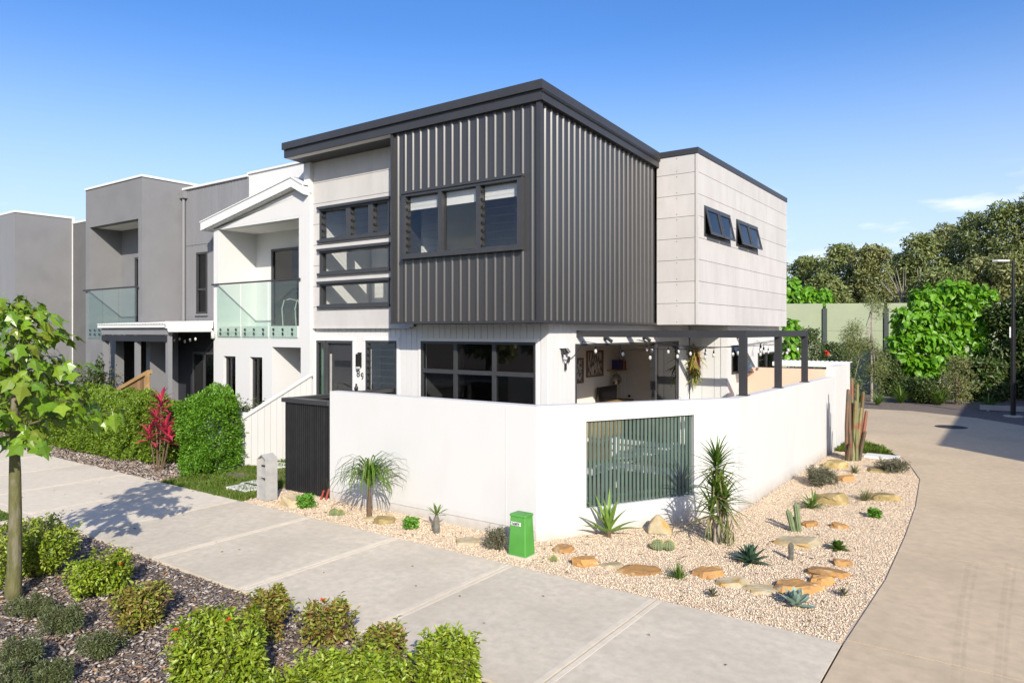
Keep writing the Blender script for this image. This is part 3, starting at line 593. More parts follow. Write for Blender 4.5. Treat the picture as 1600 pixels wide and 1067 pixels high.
lt = MB(); lt.fbox(FG, -11.60, -11.50, 2.03, 2.35, 0, .03); lt.fbox(FG, -11.585, -11.515, 2.05, 2.32, .03, .10); lt.build('porch_light', 'black_metal', house)
MB().fbox(FG, -11.58, -11.52, 2.005, 2.049, .03, .095).build('porch_light_lens', 'bulb', house)
for ch, px_, pz in (('8', -11.60, 1.885), ('9', -11.47, 1.83)):
    me = text_mesh('house_number', ch, .215, 'ink'); o = bpy.data.objects.new('house_number', me); o.rotation_euler = (math.pi/2, 0, 0); place(o, house, (px_, 10.493, pz))
# ground floor, courtyard side
op = (11.42, 16.36, .12, 2.57)
gl = wall('ground_floor_wall', house, RL, 10.51, 17.02, 0, HZ, [op], -.16, -.016, 'board_white')
boards(gl, RL, 10.515, 11.42, .02, HZ-.004, [], .15, -.015, 0, 'board_white', gap=.011); boards(gl, RL, 16.36, 17.03, .02, HZ-.004, [], .15, -.015, 0, 'board_white', gap=.011)
piece('board', gl, RL, 11.42, 16.36, 2.57, HZ-.004, -.015, 0, 'board_white')
fr_ = MB(); fr_.fbox(RL, 11.42, 16.36, 2.53, 2.57, -.13, .004); fr_.fbox(RL, 11.42, 11.47, .12, 2.53, -.13, .004); fr_.fbox(RL, 16.30, 16.36, .12, 2.53, -.13, .004); fr_.build('sliding_door_frame', 'frame', house)
for k in range(3): window(house, RL, 15.02, 16.30, .14, 2.52, d0=-.045-.045*k, d1=-.008-.045*k, gd=-.026-.045*k, gm='glass_black', fw=.075, name='sliding_door')
gfr = wall('ground_floor_wall', house, FW, -6.72, -5.75-.016, 0, HZ, [], -.16, -.016, 'board_white')
boards(gfr, FW, -6.70, -5.766, .02, HZ-.004, [], .30, -.015, 0, 'board_white', gap=.011)
aw = (FX(1143, 560, -5.75).y, FX(1163, 560, -5.75).y, 1.75, 2.46); bw2 = (FX(1184, 560, -5.75).y, FX(1211, 560, -5.75).y, 1.72, 2.22)
gr_ = wall('ground_floor_wall', house, RB, 17.025, 21.6, 0, HZ, [aw, bw2], -.16, -.016, 'board_white')
boards(gr_, RB, 17.03, 21.6, .02, HZ-.004, [aw, bw2], .30, -.015, 0, 'board_white', gap=.011)
w = window(house, RB, *aw, skip=((0, 0),)); s = MB()
s.prism([(-5.73, aw[0]+.06, aw[3]-.06), (-5.73, aw[1]-.06, aw[3]-.06), (-5.40, aw[1]-.06, aw[2]+.02), (-5.40, aw[0]+.06, aw[2]+.02)], (.012, 0, .006)); s.build('pane', 'glass_dark', w)
w = window(house, RB, *bw2, cols=((bw2[0]+bw2[1])/2,), mw=.02, gm='glass_dark')
# slabs and rooms inside
MB().box(-13.0, -6.9, 10.68, 21.5, 0, .12).build('floor', 'timber_floor', house)
MB().box(-13.0, -6.9, 10.67, 21.5, 2.72, 2.94).build('upper_floor', 'interior_white', house)
MB().box(-13.01, -5.9, 21.5, 21.62, 0, 6.5).build('rear_wall', 'board_white', house)
MB().box(-13.0, -12.95, 10.68, 21.5, .12, 2.70).build('inner_wall', 'interior_white', house)
MB().box(-13.0, -12.95, 10.6, 21.5, 2.95, 6.45).build('inner_wall', 'interior_white', house)
MB().box(-12.9, -9.95, 12.1, 12.2, 2.95, 6.45).build('inner_wall', 'interior_white', house)
MB().box(-9.9, -6.7, 12.6, 12.7, 2.95, 6.4).build('inner_wall', 'interior_white', house)
MB().box(-10.05, -9.9, 10.7, 12.6, 2.95, 6.4).build('inner_wall', 'interior_white', house)
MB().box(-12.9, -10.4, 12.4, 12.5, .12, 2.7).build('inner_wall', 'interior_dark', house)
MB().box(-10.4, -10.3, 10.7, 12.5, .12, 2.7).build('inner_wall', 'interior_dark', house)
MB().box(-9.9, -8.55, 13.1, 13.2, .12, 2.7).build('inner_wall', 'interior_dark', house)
LX = -8.55; LY = 16.85
MB().box(LX-.1, LX, 13.0, LY+.1, .12, 2.71).build('lounge_wall', 'interior', house)
lw = MB().box(LX+.002, -6.9, LY, LY+.1, .12, 2.71).build('lounge_wall', 'interior', house)
MB().box(LX, -6.9, 12.9, LY, 2.69, 2.712).build('lounge_ceiling', 'interior_white', house)
FD = (0, LY, 1, 0)
dx0, dx1 = FY(978, 560, LY).x, FY(1017, 560, LY).x
MB().fbox(FD, dx0, dx1, .12, 2.22, 0, .03).build('inner_door', 'interior_white', house)
a_ = MB(); a_.fbox(FD, dx0-.08, dx0, .12, 2.30, 0, .045); a_.fbox(FD, dx1, dx1+.07, .12, 2.30, 0, .045); a_.fbox(FD, dx0, dx1, 2.22, 2.30, 0, .045); a_.build('door_jamb', 'interior_white', house)
b_ = MB(); b_.lathe([(.03, 0), (.034, .03), (.02, .05)], n=12); kn = b_.build('door_knob', 'black_metal', house, loc=(dx0+.12, LY-.03, 1.12)); kn.rotation_euler = (math.pi/2, 0, 0)
# things inside the lounge
FI = (LX, 0, 0, 1)
def picture(label, pa, pb, m):
    a = FX(*pa, LX); b = FX(*pb, LX); o = thing('framed_picture', label, 'picture', (LX, (a.y+b.y)/2, b.z))
    mb = MB(); u0, u1, z0, z1 = a.y, b.y, b.z, a.z; t = .04
    mb.fbox(FI, u0, u1, z1-t, z1, .002, .04); mb.fbox(FI, u0, u1, z0, z0+t, .002, .04); mb.fbox(FI, u0, u0+t, z0+t, z1-t, .002, .04); mb.fbox(FI, u1-t, u1, z0+t, z1-t, .002, .04)
    mb.build('frame', 'picture_frame', o); MB().fbox(FI, u0+t, u1-t, z0+t, z1-t, .002, .018).build('print', m, o)
picture('brown and cream print in a timber frame above the television', (915.5, 548), (941, 587), 'art_brown')
picture('tall narrow framed print half hidden by the open door edge', (893, 560), (910, 598), 'art_pale')
a = FX(948, 578, LX); b = FX(970.5, 581, LX)
MB().fbox(FI, a.y, LY-.01, a.z-.03, a.z, .002, .22).build('wall_shelf', 'timber_cap', None); tag(bpy.data.objects['wall_shelf'], 'small timber shelf holding books in the lounge corner', 'shelf')
y0 = FX(955, 570, LX).y
for i, (m_, wd, nm) in enumerate((('book_blue', .30, 'wide blue book standing on the lounge shelf'), ('book_orange', .08, 'orange book standing next to the blue one on the shelf'), ('book_red', .09, 'red book at the corner end of the shelf'))):
    o = MB().fbox(FI, y0, y0+wd, a.z+.001, a.z+.25-.02*i, .02, .19).build('book', m_); tag(o, nm, 'book', 'books on the lounge shelf'); y0 += wd+.012
c = FX(963, 593, LX+.25); mb = MB(); mb.lathe([(.01, -.14), (.09, -.11), (.135, -.04), (.14, .02), (.11, .09), (.03, .14), (.01, .16)], n=14)
ball = mb.build('mirror_ball', 'mirror_ball', None, loc=c); tag(ball, 'silver mirror ball hanging under the book shelf', 'mirror ball')
MB().tube([(0, 0, .15), (0, 0, a.z-.03-c.z)], .004, 6).build('cord', 'black_metal', ball, loc=c)
p0 = FX(933, 605, LX+.1); p1 = FX(962, 624, LX+.1); tv = MB().fbox((LX, 0, 0, 1), p0.y, p1.y, p1.z, p0.z, .10, .14).build('television', 'screen'); tag(tv, 'black flat television on the low lounge cabinet', 'television')
cab = thing('tv_cabinet', 'low cabinet carrying the television in the lounge', 'cabinet', (LX+.2, p0.y+.4, .12))
MB().fbox(FI, p0.y-.3, LY-.02, .22, p1.z-.002, .002, .40).build('body', 'timber_cap', cab); MB().fbox(FI, p0.y-.25, LY-.07, .12, .22, .04, .36).build('plinth', 'interior_dark', cab)
for k in range(3): piece('cabinet_door', cab, FI, p0.y-.28+k*.7, p0.y-.28+k*.7+.66, .25, p1.z-.03, .40, .415, 'timber_cap')

# ================================================================== COURTYARD WALL, SLAT SCREEN, PERGOLA
A0 = Vector((-5.243, 7.883, 0)); B0 = Vector((-3.535, 10.95, 0)); LA = (B0-A0).length; ud = (B0-A0)/LA; FANG = (A0.x, A0.y, ud.x, ud.y)
FF = (0, 7.883, 1, 0); FR = (-3.535, 0, 0, 1); WH = 1.80
cwall = thing('courtyard_wall', 'smooth white rendered wall wrapping the front courtyard', 'wall', (-5.2, 7.9, 0))
MB().box(-9.41, -5.243, 7.883, 8.06, -.15, WH).build('front_face', 'render_white', cwall)
sl = (.777, 2.662, .35, 1.555)
wall('splay_face', cwall, FANG, 0, LA, -.15, 1.764, [sl], -.18, 0, 'render_white')
nv = Vector((ud.y, -ud.x, 0))
mb = MB(); mb.prism([A0+Vector((0, 0, 1.7641)), B0+Vector((0, 0, 1.7641)), B0+Vector((0, 0, 1.7655)), A0+Vector((0, 0, WH))], -nv*.18); mb.build('splay_coping', 'render_white', cwall)
mb = MB(); mb.prism([(-5.243, 7.883, -.15), (-5.243, 8.06, -.15), (-5.40, 7.97, -.15), (-5.243+ud.y*-.18, 7.883+ud.x*.18, -.15)], (0, 0, WH+.15-.001)); mb.build('corner_fill', 'render_white', cwall)
mb = MB(); mb.prism([(-3.535, 10.95, -.15), (-3.535, 18.05, -.15), (-3.535, 18.05, 1.735), (-3.535, 10.95, 1.765)], (-.18, 0, 0)); mb.build('lane_face', 'render_white', cwall)
mb = MB(); mb.box(-3.715, -3.537, 18.05, 19.5, -.15, 1.97); mb.build('tall_end', 'board_white', cwall)
mb = MB(); mb.box(-3.73, -3.50, 19.53, 19.75, -.15, 2.03); mb.build('end_post', 'board_white', cwall)
for k in range(6): piece('board', cwall, (-3.535, 0, 0, 1), 18.06+k*.24, 18.06+k*.24+.225, -.1, 1.972, 0, .014, 'board_white')
# control joint and low ledge line on the front face
MB().box(-9.40, -5.26, 7.872, 7.884, .13, .14).build('render_bead', 'render_white', cwall)
MB().box(-5.75, -5.742, 7.878, 7.884, -.1, WH-.02).build('render_bead', 'render_white', cwall)
scr = thing('slat_screen', 'green vertical slat screen set into the splayed wall', 'screen', tuple(A0+ud*1.7+Vector((0, 0, .35))))
n = 28; p = (sl[1]-sl[0])/n
for k in range(n): piece('slat', scr, FANG, sl[0]+k*p+.008, sl[0]+k*p+.008+p*.60, sl[2]+.004, sl[3]-.004, -.066, -.048, 'slat_green')
mb = MB(); mb.fbox(FANG, sl[0]+.004, sl[1]-.004, sl[3]-.03, sl[3]-.003, -.16, -.10); mb.fbox(FANG, sl[0]+.004, sl[1]-.004, sl[2]+.10, sl[2]+.14, -.115, -.077); mb.fbox(FANG, sl[0]+.004, sl[1]-.004, .93, .97, -.115, -.077); mb.build('rail', 'slat_green', scr)
# pergola
pg = thing('pergola', 'charcoal steel pergola with three posts standing on the lane wall', 'pergola', (-3.62, 11.5, 1.75))
py = [11.50, 13.55, 15.55]
for y in py:
    zb = 1.765-.0042*(y-10.95); MB().box(-3.68, -3.57, y-.055, y+.055, zb+.012, 2.70).build('post', 'charcoal', pg); MB().box(-3.71, -3.54, y-.085, y+.085, zb+.001, zb+.012).build('base_plate', 'charcoal', pg)
for y in py: MB().box(-6.717, -3.57, y-.05, y+.05, 2.70, 2.82).build('beam', 'charcoal', pg)
for a, b in zip(py[:-1], py[1:]): MB().box(-3.675, -3.575, a+.051, b-.051, 2.702, 2.818).build('beam', 'charcoal', pg)
# festoon lights
fes = thing('festoon_lights', 'string of clear bulbs looped under the pergola beams', 'string lights', (-5.2, 11.8, 2.5))
bulb_me = MB().lathe([(.006, -.115), (.022, -.10), (.030, -.075), (.024, -.045), (.014, -.03)], n=10).mesh('bulb', 'bulb', True); sock_me = MB().lathe([(.016, -.035), (.018, 0), (.008, .02), (.004, .045)], n=8).mesh('socket', 'black_metal')
def festoon(a, b, sag, n, drop=.06):
    a, b = Vector(a), Vector(b); pts = [a.lerp(b, t)-Vector((0, 0, sag*4*t*(1-t))) for t in [i/16 for i in range(17)]]; MB().tube(pts, .006, 5).build('cable', 'black_metal', fes)
    for i in range(n):
        t = (i+.5)/n; q = a.lerp(b, t)-Vector((0, 0, sag*4*t*(1-t))); d = drop+random.uniform(0, .06)
        MB().tube([q, q-Vector((0, 0, d))], .003, 4).build('drop_wire', 'black_metal', fes)
        s = bpy.data.objects.new('socket', sock_me); place(s, fes, q-Vector((0, 0, d))); o = bpy.data.objects.new('bulb', bulb_me); place(o, s, q-Vector((0, 0, d)))
festoon((-6.68, 11.6, 2.62), (-3.66, 13.45, 2.64), .16, 7); festoon((-3.66, 13.6, 2.62), (-6.66, 13.9, 2.62), .14, 6); festoon((-6.66, 14.0, 2.62), (-3.66, 15.5, 2.62), .15, 6); festoon((-3.66, 15.6, 2.62), (-5.70, 19.2, 2.55), .12, 5); festoon((-6.70, 10.95, 2.30), (-6.66, 11.6, 2.62), .12, 0)
# wall flood light with its plug and the spot lights
fl = thing('flood_light', 'white twin sensor flood light on the boarded wall corner', 'light', (-6.71, 10.95, 2.45))
MB().box(-6.719, -6.64, 10.84, 11.06, 2.50, 2.57).build('housing', 'trim_white', fl); MB().tube([(-6.68, 10.9, 2.5), (-6.62, 10.88, 2.40)], .035, 8).build('lamp_head', 'black_metal', fl); MB().tube([(-6.68, 11.0, 2.5), (-6.62, 11.03, 2.41)], .035, 8).build('lamp_head', 'black_metal', fl)
MB().tube([(-6.70, 10.9, 2.42), (-6.69, 10.93, 2.28), (-6.69, 11.02, 2.20), (-6.69, 11.12, 2.30)], .007, 5).build('lead', 'black_metal', fl); MB().tube([(-6.69, 11.02, 2.22), (-6.69, 11.02, 2.10)], .022, 8).build('plug', 'black_metal', fl); MB().tube([(-6.69, 11.14, 2.34), (-6.69, 11.12, 2.24)], .024, 8).build('plug', 'black_metal', fl)
for i, (y, x, lab) in enumerate(((12.55, -6.72, 'cylindrical spot light over the lounge opening, nearest the flood light'), (14.35, -6.72, 'cylindrical spot light over the lounge opening, farther from the flood light'), (17.75, -5.75, 'cylindrical spot light on the white boards beyond the staghorn'))):
    s = thing('spot_light', lab, 'light', (x, y, 2.66), 'spot lights on the courtyard walls'); MB().box(x+.001, x+.04, y-.04, y+.04, 2.63, 2.71).build('bracket', 'black_metal', s)
    MB().tube([(x+.05, y-.06, 2.70), (x+.14, y+.06, 2.60)], .034, 10).build('barrel', 'charcoal', s)
# peach wall, shed, things in the courtyard
pwl = MB().box(-5.74, -3.72, 17.98, 18.10, 0, 1.90).build('peach_wall', 'peach'); tag(pwl, 'low peach painted wall behind the pergola posts', 'wall')
shed = thing('garden_shed', 'low white corrugated shed roof behind the peach wall', 'shed', (-5, 23, 0))
s0, s1 = CS(9.3, 21.6), CS(11.3, 21.9)
s0 = Vector((-5.35, 20.3, 0)); 
MB().box(-5.5, -3.72, 20.2, 20.95, -.05, 1.78).build('body', 'board_white', shed); MB().box(-5.52, -3.66, 20.05, 20.16, 1.86, 1.97).build('gutter', 'trim_white', shed)
rib = MB(); xs = np.linspace(-5.52, -3.66, 63); pf = [(x, 20.1, 1.95+.015*math.sin(i*math.pi/2)) for i, x in enumerate(xs)]
for i in range(62): rib.prism([pf[i], pf[i+1], (pf[i+1][0], 21.0, pf[i+1][2]+.02), (pf[i][0], 21.0, pf[i][2]+.02)], (0, 0, .01))
rib.build('roof_sheet', 'roof_sheet', shed); MB().box(-3.72, -3.66, 20.17, 21.0, 1.80, 1.93).build('barge', 'charcoal', shed)
bench = thing('courtyard_bench', 'white slatted bench seen in slivers through the green screen', 'bench', (-5.2, 11.2, 0))
for k in range(5): MB().box(-6.0, -4.5, 11.0+k*.09, 11.07+k*.09, .42, .455).build('seat_slat', 'trim_white', bench)
for x in (-5.9, -4.66):
    for y in (11.0, 11.37): MB().box(x, x+.06, y, y+.06, .011, .42).build('leg', 'trim_white', bench)
for k in range(3): MB().box(-6.0, -4.5, 11.46, 11.49, .55+k*.12, .63+k*.12).build('back_slat', 'trim_white', bench)
for x in (-5.9, -4.66): MB().box(x, x+.05, 11.43, 11.46, .42, .90).build('back_post', 'trim_white', bench)
# black slatted gate and its capped enclosure
gt = thing('slat_gate', 'black vertical slat gate beside the white front wall', 'gate', (-10, 7.9, 0))
n = 21; gx0, gx1 = -10.61, -9.415; p = (gx1-gx0)/n
for k in range(n): piece('slat', gt, FF, gx0+k*p+.006, gx0+k*p+.006+p*.70, -.0, 1.55, -.03, 0, 'slat_black')
mb = MB(); [mb.fbox(FF, gx0, gx1, z, z+.07, -.075, -.032) for z in (.22, .85, 1.42)]; mb.build('rail', 'slat_black', gt)
mb = MB(); mb.box(gx0-.05, gx1-.005, 7.84, 8.02, 1.552, 1.625); mb.build('cap', 'charcoal', gt); MB().box(gx0-.05, gx0+.10, 8.021, 10.48, 1.55, 1.622).build('cap', 'charcoal', gt)
for k in range(36): piece('slat', gt, (gx0, 0, 0, 1), 8.03+k*.068, 8.03+k*.068+.045, 0, 1.55, -.03, 0, 'slat_black')
ur = thing('urn', 'small dark urn standing on the enclosure ledge below the house number', 'ornament', (-11.45, 10.30, 1.54))
MB().box(-11.65, -11.2, 10.2, 10.42, 1.47, 1.538).build('ledge', 'charcoal', ur); MB().lathe([(.022, 0), (.04, .02), (.044, .07), (.022, .11), (.018, .135), (.028, .15)], (-11.45, 10.3, 1.539), 12).build('body', 'black_metal', ur, smooth=True)
MB().box(-11.6, -11.25, 10.25, 10.40, 0, 1.469).build('stand', 'charcoal', ur)
# raked white fence
rf = thing('raked_fence', 'white board fence whose top rakes down towards the path', 'fence', (-12.95, 9, 0))
y0, y1, h0, h1 = 8.0, 10.32, .78, 1.86; n = 15; p = (y1-y0)/n
def ht(y): return h0+(h1-h0)*(y-y0)/(y1-y0)
for k in range(n):
    a, b = y0+k*p+.012, y0+(k+1)*p; mb = MB(); mb.prism([(-12.96, a, -.03), (-12.96, b, -.03), (-12.96, b, ht(b)-.05), (-12.96, a, ht(a)-.05)], (.03, 0, 0)); mb.build('board', 'board_white', rf)
mb = MB(); mb.prism([(-12.99, y0-.02, h0-.045), (-12.99, y1, h1-.045), (-12.99, y1, h1), (-12.99, y0-.02, h0)], (.09, 0, 0)); mb.build('cap_rail', 'trim_white', rf)
MB().prism([(-13.0, y0, .2), (-13.0, y1, .2), (-13.0, y1, .29), (-13.0, y0, .29)], (.035, 0, 0)).build('rail', 'board_white', rf)
lw_ = MB().box(-14.6, -13.0, 8.62, 8.78, 0, 1.12).build('low_wall', 'render_white'); tag(lw_, 'low white wall end behind the red cordyline', 'wall')

# ================================================================== WHITE TERRACE NEXT DOOR
YN = 10.331; FN = (0, YN, 1, 0)
hb = thing('white_terrace', 'white rendered terrace with raking roof and glass balcony', 'house', (-15, 10.4, 0))
bo = (-16.63, -13.40, 2.91, 5.40); n1 = (-16.41, -15.88, .25, 2.18); n2 = (-15.29, -14.78, .25, 2.18); po = (-14.40, -13.335, 0, 2.435)
gL, gA, gR = (-17.12, 5.57), (-13.45, 6.26), (-13.05, 6.06)          # roof line: low end, ridge, short fall
def gz_(x): return gL[1]+(gA[1]-gL[1])*(x-gL[0])/(gA[0]-gL[0]) if x < gA[0] else gA[1]+(gR[1]-gA[1])*(x-gA[0])/(gR[0]-gA[0])
wall('front_wall', hb, FN, -16.84, -13.228, 0, 5.45, [bo, n1, n2, po], -.20, 0, 'render_white')
mb = MB(); mb.prism([(-16.84, YN, 5.452), (-13.228, YN, 5.452), (-13.228, YN, gz_(-13.228)-.20), (gA[0], YN, gA[1]-.20), (-16.84, YN, gz_(-16.84)-.20)], (0, .2, 0)); mb.build('gable', 'render_white', hb)
def strip(x0, z0, x1, z1, y0, y1, t): return [(x0, y0, z0-t), (x1, y0, z1-t), (x1, y0, z1), (x0, y0, z0)], (0, y1-y0, 0)
rfb = MB(); rfb.prism(*strip(gL[0], gL[1], gA[0], gA[1], 10.19, 11.6, .18)); rfb.prism(*strip(gA[0], gA[1], gR[0]-.0, gR[1], 10.19, 10.329, .18)); rfb.prism(*strip(gA[0], gA[1], -13.228, gz_(-13.228), 10.33, 11.6, .18))
rfb = rfb.build('roof', 'trim_white', hb)
mb = MB(); mb.prism(*strip(gL[0]-.03, gL[1]+.03, gA[0], gA[1]+.03, 10.15, 10.188, .20)); mb.prism(*strip(gA[0], gA[1]+.03, gR[0], gR[1]+.03, 10.15, 10.188, .20)); mb.build('barge_board', 'trim_white', rfb)
mb = MB(); mb.prism(*strip(gL[0]-.05, gL[1]+.06, gA[0], gA[1]+.065, 10.13, 11.6, .028)); mb.prism(*strip(gA[0], gA[1]+.065, gR[0], gR[1]+.06, 10.13, 10.329, .028)); mb.build('roof_edge', 'roof_sheet', rfb)
# balcony recess
MB().box(-16.83, -16.632, YN+.2, 11.44, 2.7, 5.46).build('recess_wall', 'render_white', hb); MB().box(-13.398, -13.23, YN+.2, 11.44, 2.7, 5.46).build('recess_wall', 'render_white', hb)
bd = (-15.95, -13.46, 2.93, 4.95); FBK = (0, 11.43, 1, 0)
wall('recess_back', hb, FBK, -16.83, -13.2, 2.7, 5.46, [bd], -.12, 0, 'render_white'); MB().box(-16.63, -13.4, YN+.2, 11.43, 5.403, 5.43).build('balcony_ceiling', 'soffit', hb)
MB().box(-16.63, -13.4, YN+.004, 11.43, 2.78, 2.93).build('balcony_floor', 'paver', hb)
window(hb, FBK, *bd, cols=(-14.75,), mw=.04, fw=.06, gm='glass_dark', name='sliding_door')
bal = MB(); bal.tube([(-16.84, YN-.05, 4.0), (-13.30, YN-.05, 4.0)], .022, 8); bal = bal.build('balustrade_rail', 'charcoal', hb)
for (a, b) in ((-16.62, -15.63), (-15.57, -14.52), (-14.44, -13.42)):
    q = piece('balustrade_glass', bal, FN, a, b, 2.66, 3.97, .035, .047, 'glass_clear')
    for i in range(3):
        for z in (2.75, 2.85):
            m_ = MB(); m_.lathe([(.03, 0), (.03, .012)], n=10); o = m_.build('glass_bolt', 'black_metal', q, loc=(a+.16+i*(b-a-.32)/2, YN-.048, z)); o.rotation_euler = (math.pi/2, 0, 0)
    MB().fbox(FN, a+.005, b-.005, 2.665, 2.915, .003, .016).build('spigot_plate', 'paver', q)
chair = thing('balcony_chair', 'bent metal tube chair behind the terrace balcony glass', 'chair', (-14.3, 10.95, 2.93))
for dx in (0, .5):
    x = -14.55+dx; MB().tube([(x, 10.75, 2.94), (x, 10.72, 3.35), (x, 10.78, 3.55), (x, 10.95, 3.60), (x, 11.2, 3.56), (x, 11.25, 3.4), (x, 11.27, 2.94)], .014, 7).build('side_frame', 'galv', chair)
MB().box(-14.55, -14.05, 10.75, 11.2, 3.33, 3.35).build('seat', 'charcoal', chair); MB().tube([(-14.55, 11.2, 3.56), (-14.5, 11.24, 3.78), (-14.3, 11.26, 3.84), (-14.1, 11.24, 3.78), (-14.05, 11.2, 3.56)], .014, 7).build('back_frame', 'galv', chair)
for c in (n1, n2): window(hb, FN, *c, fw=.05, d0=-.17, d1=-.08, gd=-.13, gm='glass_dark')
MB().box(-14.42, -13.3, 11.25, 11.35, 0, 2.6).build('porch_wall', 'render_white', hb); MB().box(-14.42, -14.402, YN+.2, 11.26, 0, 2.6).build('porch_wall', 'render_white', hb); MB().box(-13.334, -13.23, YN+.2, 11.26, 0, 2.6).build('porch_wall', 'render_white', hb)
MB().box(-14.40, -13.335, YN+.2, 11.25, 2.44, 2.6).build('porch_ceiling', 'soffit', hb); MB().box(-14.40, -13.335, YN+.2, 11.25, 0, .12).build('porch_floor', 'paver', hb)
# upper wall behind the raking roof, white then grey
FU = (0, 10.757, 1, 0)
MB().box(-15.95, -13.228, 10.76, 16, 5.47, 6.80).build('upper_wall', 'board_white', hb); MB().box(-15.97, -13.2, 10.72, 16.02, 6.80, 6.85).build('parapet_cap', 'trim_white', hb)
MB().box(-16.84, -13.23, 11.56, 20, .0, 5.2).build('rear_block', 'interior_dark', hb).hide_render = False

# ================================================================== GREY TERRACE WITH VERANDAH
hc = thing('grey_terrace', 'grey terrace with projecting balcony box and corrugated verandah roof', 'house', (-19, 9.6, 0))
YB = 9.6; FB = (0, YB, 1, 0); c0, c1 = -22.267, -19.016; co = (-22.03, -19.22, 2.95, 5.83); cg = (c0+.001, c1-.3, -1, 0)
zt = 6.93
wall('box_front', hc, FB, c0, c1, 2.6, zt, [co], -.22, 0, 'grey_render'); MB().box(c0, -20.45, YB, YB+.22, 0, 2.598).build('box_base', 'grey_render', hc)
MB().box(c1-.22, c1, YB+.221, 12, 0, zt-.0).build('box_side', 'grey_render', hc); MB().box(c0, c0+.235, YB+.221, 12, 0, zt).build('box_side', 'grey_render', hc)
MB().box(c0-.03, c1+.03, YB-.03, 12.02, zt, zt+.06).build('parapet_cap', 'trim_white', hc)
FBB = (0, 10.5, 1, 0); cd = (-21.2, -19.35, 2.97, 4.98)
wall('recess_back', hc, FBB, c0+.2, c1-.2, 2.6, 5.95, [cd], -.1, 0, 'grey_render'); MB().box(c0+.2, c1-.2, YB+.2, 10.5, 5.833, 5.9).build('balcony_ceiling', 'soffit', hc); MB().box(c0+.2, c1-.2, YB+.01, 10.5, 2.75, 2.95).build('balcony_floor', 'paver', hc)
w = window(hc, FBB, *cd, cols=(-20.3,), mw=.05, fw=.06, gm='glass_dark', name='sliding_door')
bal = MB().tube([(c0-.02, YB-.06, 4.0), (c1-.1, YB-.06, 4.0)], .022, 8).build('balustrade_rail', 'charcoal', hc)
for a, b in ((-22.05, -21.15), (-21.12, -20.22), (-20.19, -19.25)):
    q = piece('balustrade_glass', bal, FB, a, b, 2.62, 3.97, .035, .047, 'glass_clear')
    for i in range(3):
        for z in (2.72, 2.84): m_ = MB(); m_.lathe([(.03, 0), (.03, .012)], n=10); o = m_.build('glass_bolt', 'black_metal', q, loc=(a+.16+i*.28, YB-.048, z)); o.rotation_euler = (math.pi/2, 0, 0)
cwn = (-18.36, -17.83, 3.28, 4.96)
lowcut = (-16.845, -15.0, -1, 5.47)
bw_ = wall('board_wall', hc, FU, -19.016, -15.952, 0, 6.74, [cwn, (-16.845, -15.952, 0, 5.47)], -.15, -.016, 'grey_board')
boards(bw_, FU, -19.01, -15.955, 0, 6.74, [cwn, lowcut], .15, -.018, 0, 'grey_board', gap=.018)
piece('joint_flashing', hc, FU, -19.0, -16.86, 5.18, 5.20, .001, .012, 'grey_board')
MB().tube([(-18.9, 10.69, 3.1), (-18.9, 10.69, 6.6)], .04, 8).build('downpipe', 'grey_board', hc); MB().box(-19.0, -18.8, 10.62, 10.75, 6.5, 6.7).build('rain_head', 'grey_board', hc)
MB().box(-19.01, -15.96, 10.70, 10.95, 6.742, 6.80).build('parapet_cap', 'trim_white', hc); w = window(hc, FU, *cwn, rows=(3.95,), mw=.025, gm='glass_dark'); piece('window_sill', w, FU, cwn[0]-.04, cwn[1]+.04, cwn[2]-.05, cwn[2], -.1, .05, 'grey_board')
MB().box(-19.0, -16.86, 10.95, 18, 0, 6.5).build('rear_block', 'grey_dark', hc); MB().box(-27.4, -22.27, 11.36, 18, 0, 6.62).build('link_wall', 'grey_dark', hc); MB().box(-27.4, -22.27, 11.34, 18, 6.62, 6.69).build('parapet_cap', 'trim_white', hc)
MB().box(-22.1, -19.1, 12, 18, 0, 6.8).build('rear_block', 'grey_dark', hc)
# verandah
v = thing('verandah', 'dark verandah with white corrugated roof edge and round white downpipe', 'verandah', (-18.6, 9.1, 0))
vx0, vx1, vy0, vy1 = -20.35, -16.85, 9.05, 10.6
rs = MB(); xs = np.linspace(vx0, vx1, 105)
for i in range(104):
    za, zb = 2.985+.014*math.sin(i*math.pi/2), 2.985+.014*math.sin((i+1)*math.pi/2)
    rs.prism([(xs[i], vy0, za), (xs[i+1], vy0, zb), (xs[i+1], vy1, zb+.08), (xs[i], vy1, za+.08)], (0, 0, .01))
rs.build('roof_sheet', 'roof_sheet', v); MB().box(vx0, vx1, vy0+.02, vy0+.06, 2.90, 2.968).build('fascia', 'trim_white', v); MB().box(vx1-.03, vx1+.02, vy0+.02, vy1-.3, 2.88, 3.05).build('barge', 'trim_white', v)
MB().box(vx0+.06, vx1-.04, vy0+.10, vy0+.22, 2.72, 2.895).build('beam', 'grey_board', v); MB().box(vx0+.1, vx1-.1, vy0+.08, vy0+.14, 2.55, 2.70).build('blind_box', 'shade_navy', v)
for x in (vx0+.08, -18.55, vx1-.18): MB().box(x, x+.11, vy0+.12, vy0+.23, 0, 2.72).build('post', 'grey_board', v)
MB().tube([(vx1+.06, vy0+.05, 2.83), (vx1+.06, 10.22, 2.83), (vx1+.06, 10.28, 2.78), (vx1+.06, 10.28, 2.62)], .05, 10).build('downpipe', 'trim_white', v, smooth=True)
for k in range(6): q = bpy.data.objects.new('bulb', bulb_me); place(q, v, (-18.2+k*.25, 9.9, 2.62+.03*(k % 3)))
MB().box(-20.4, -16.85, 10.60, 10.74, 0, 2.9).build('shaded_wall', 'shade_navy', v)  # recess wall coloured almost black to stand for the shade under the verandah
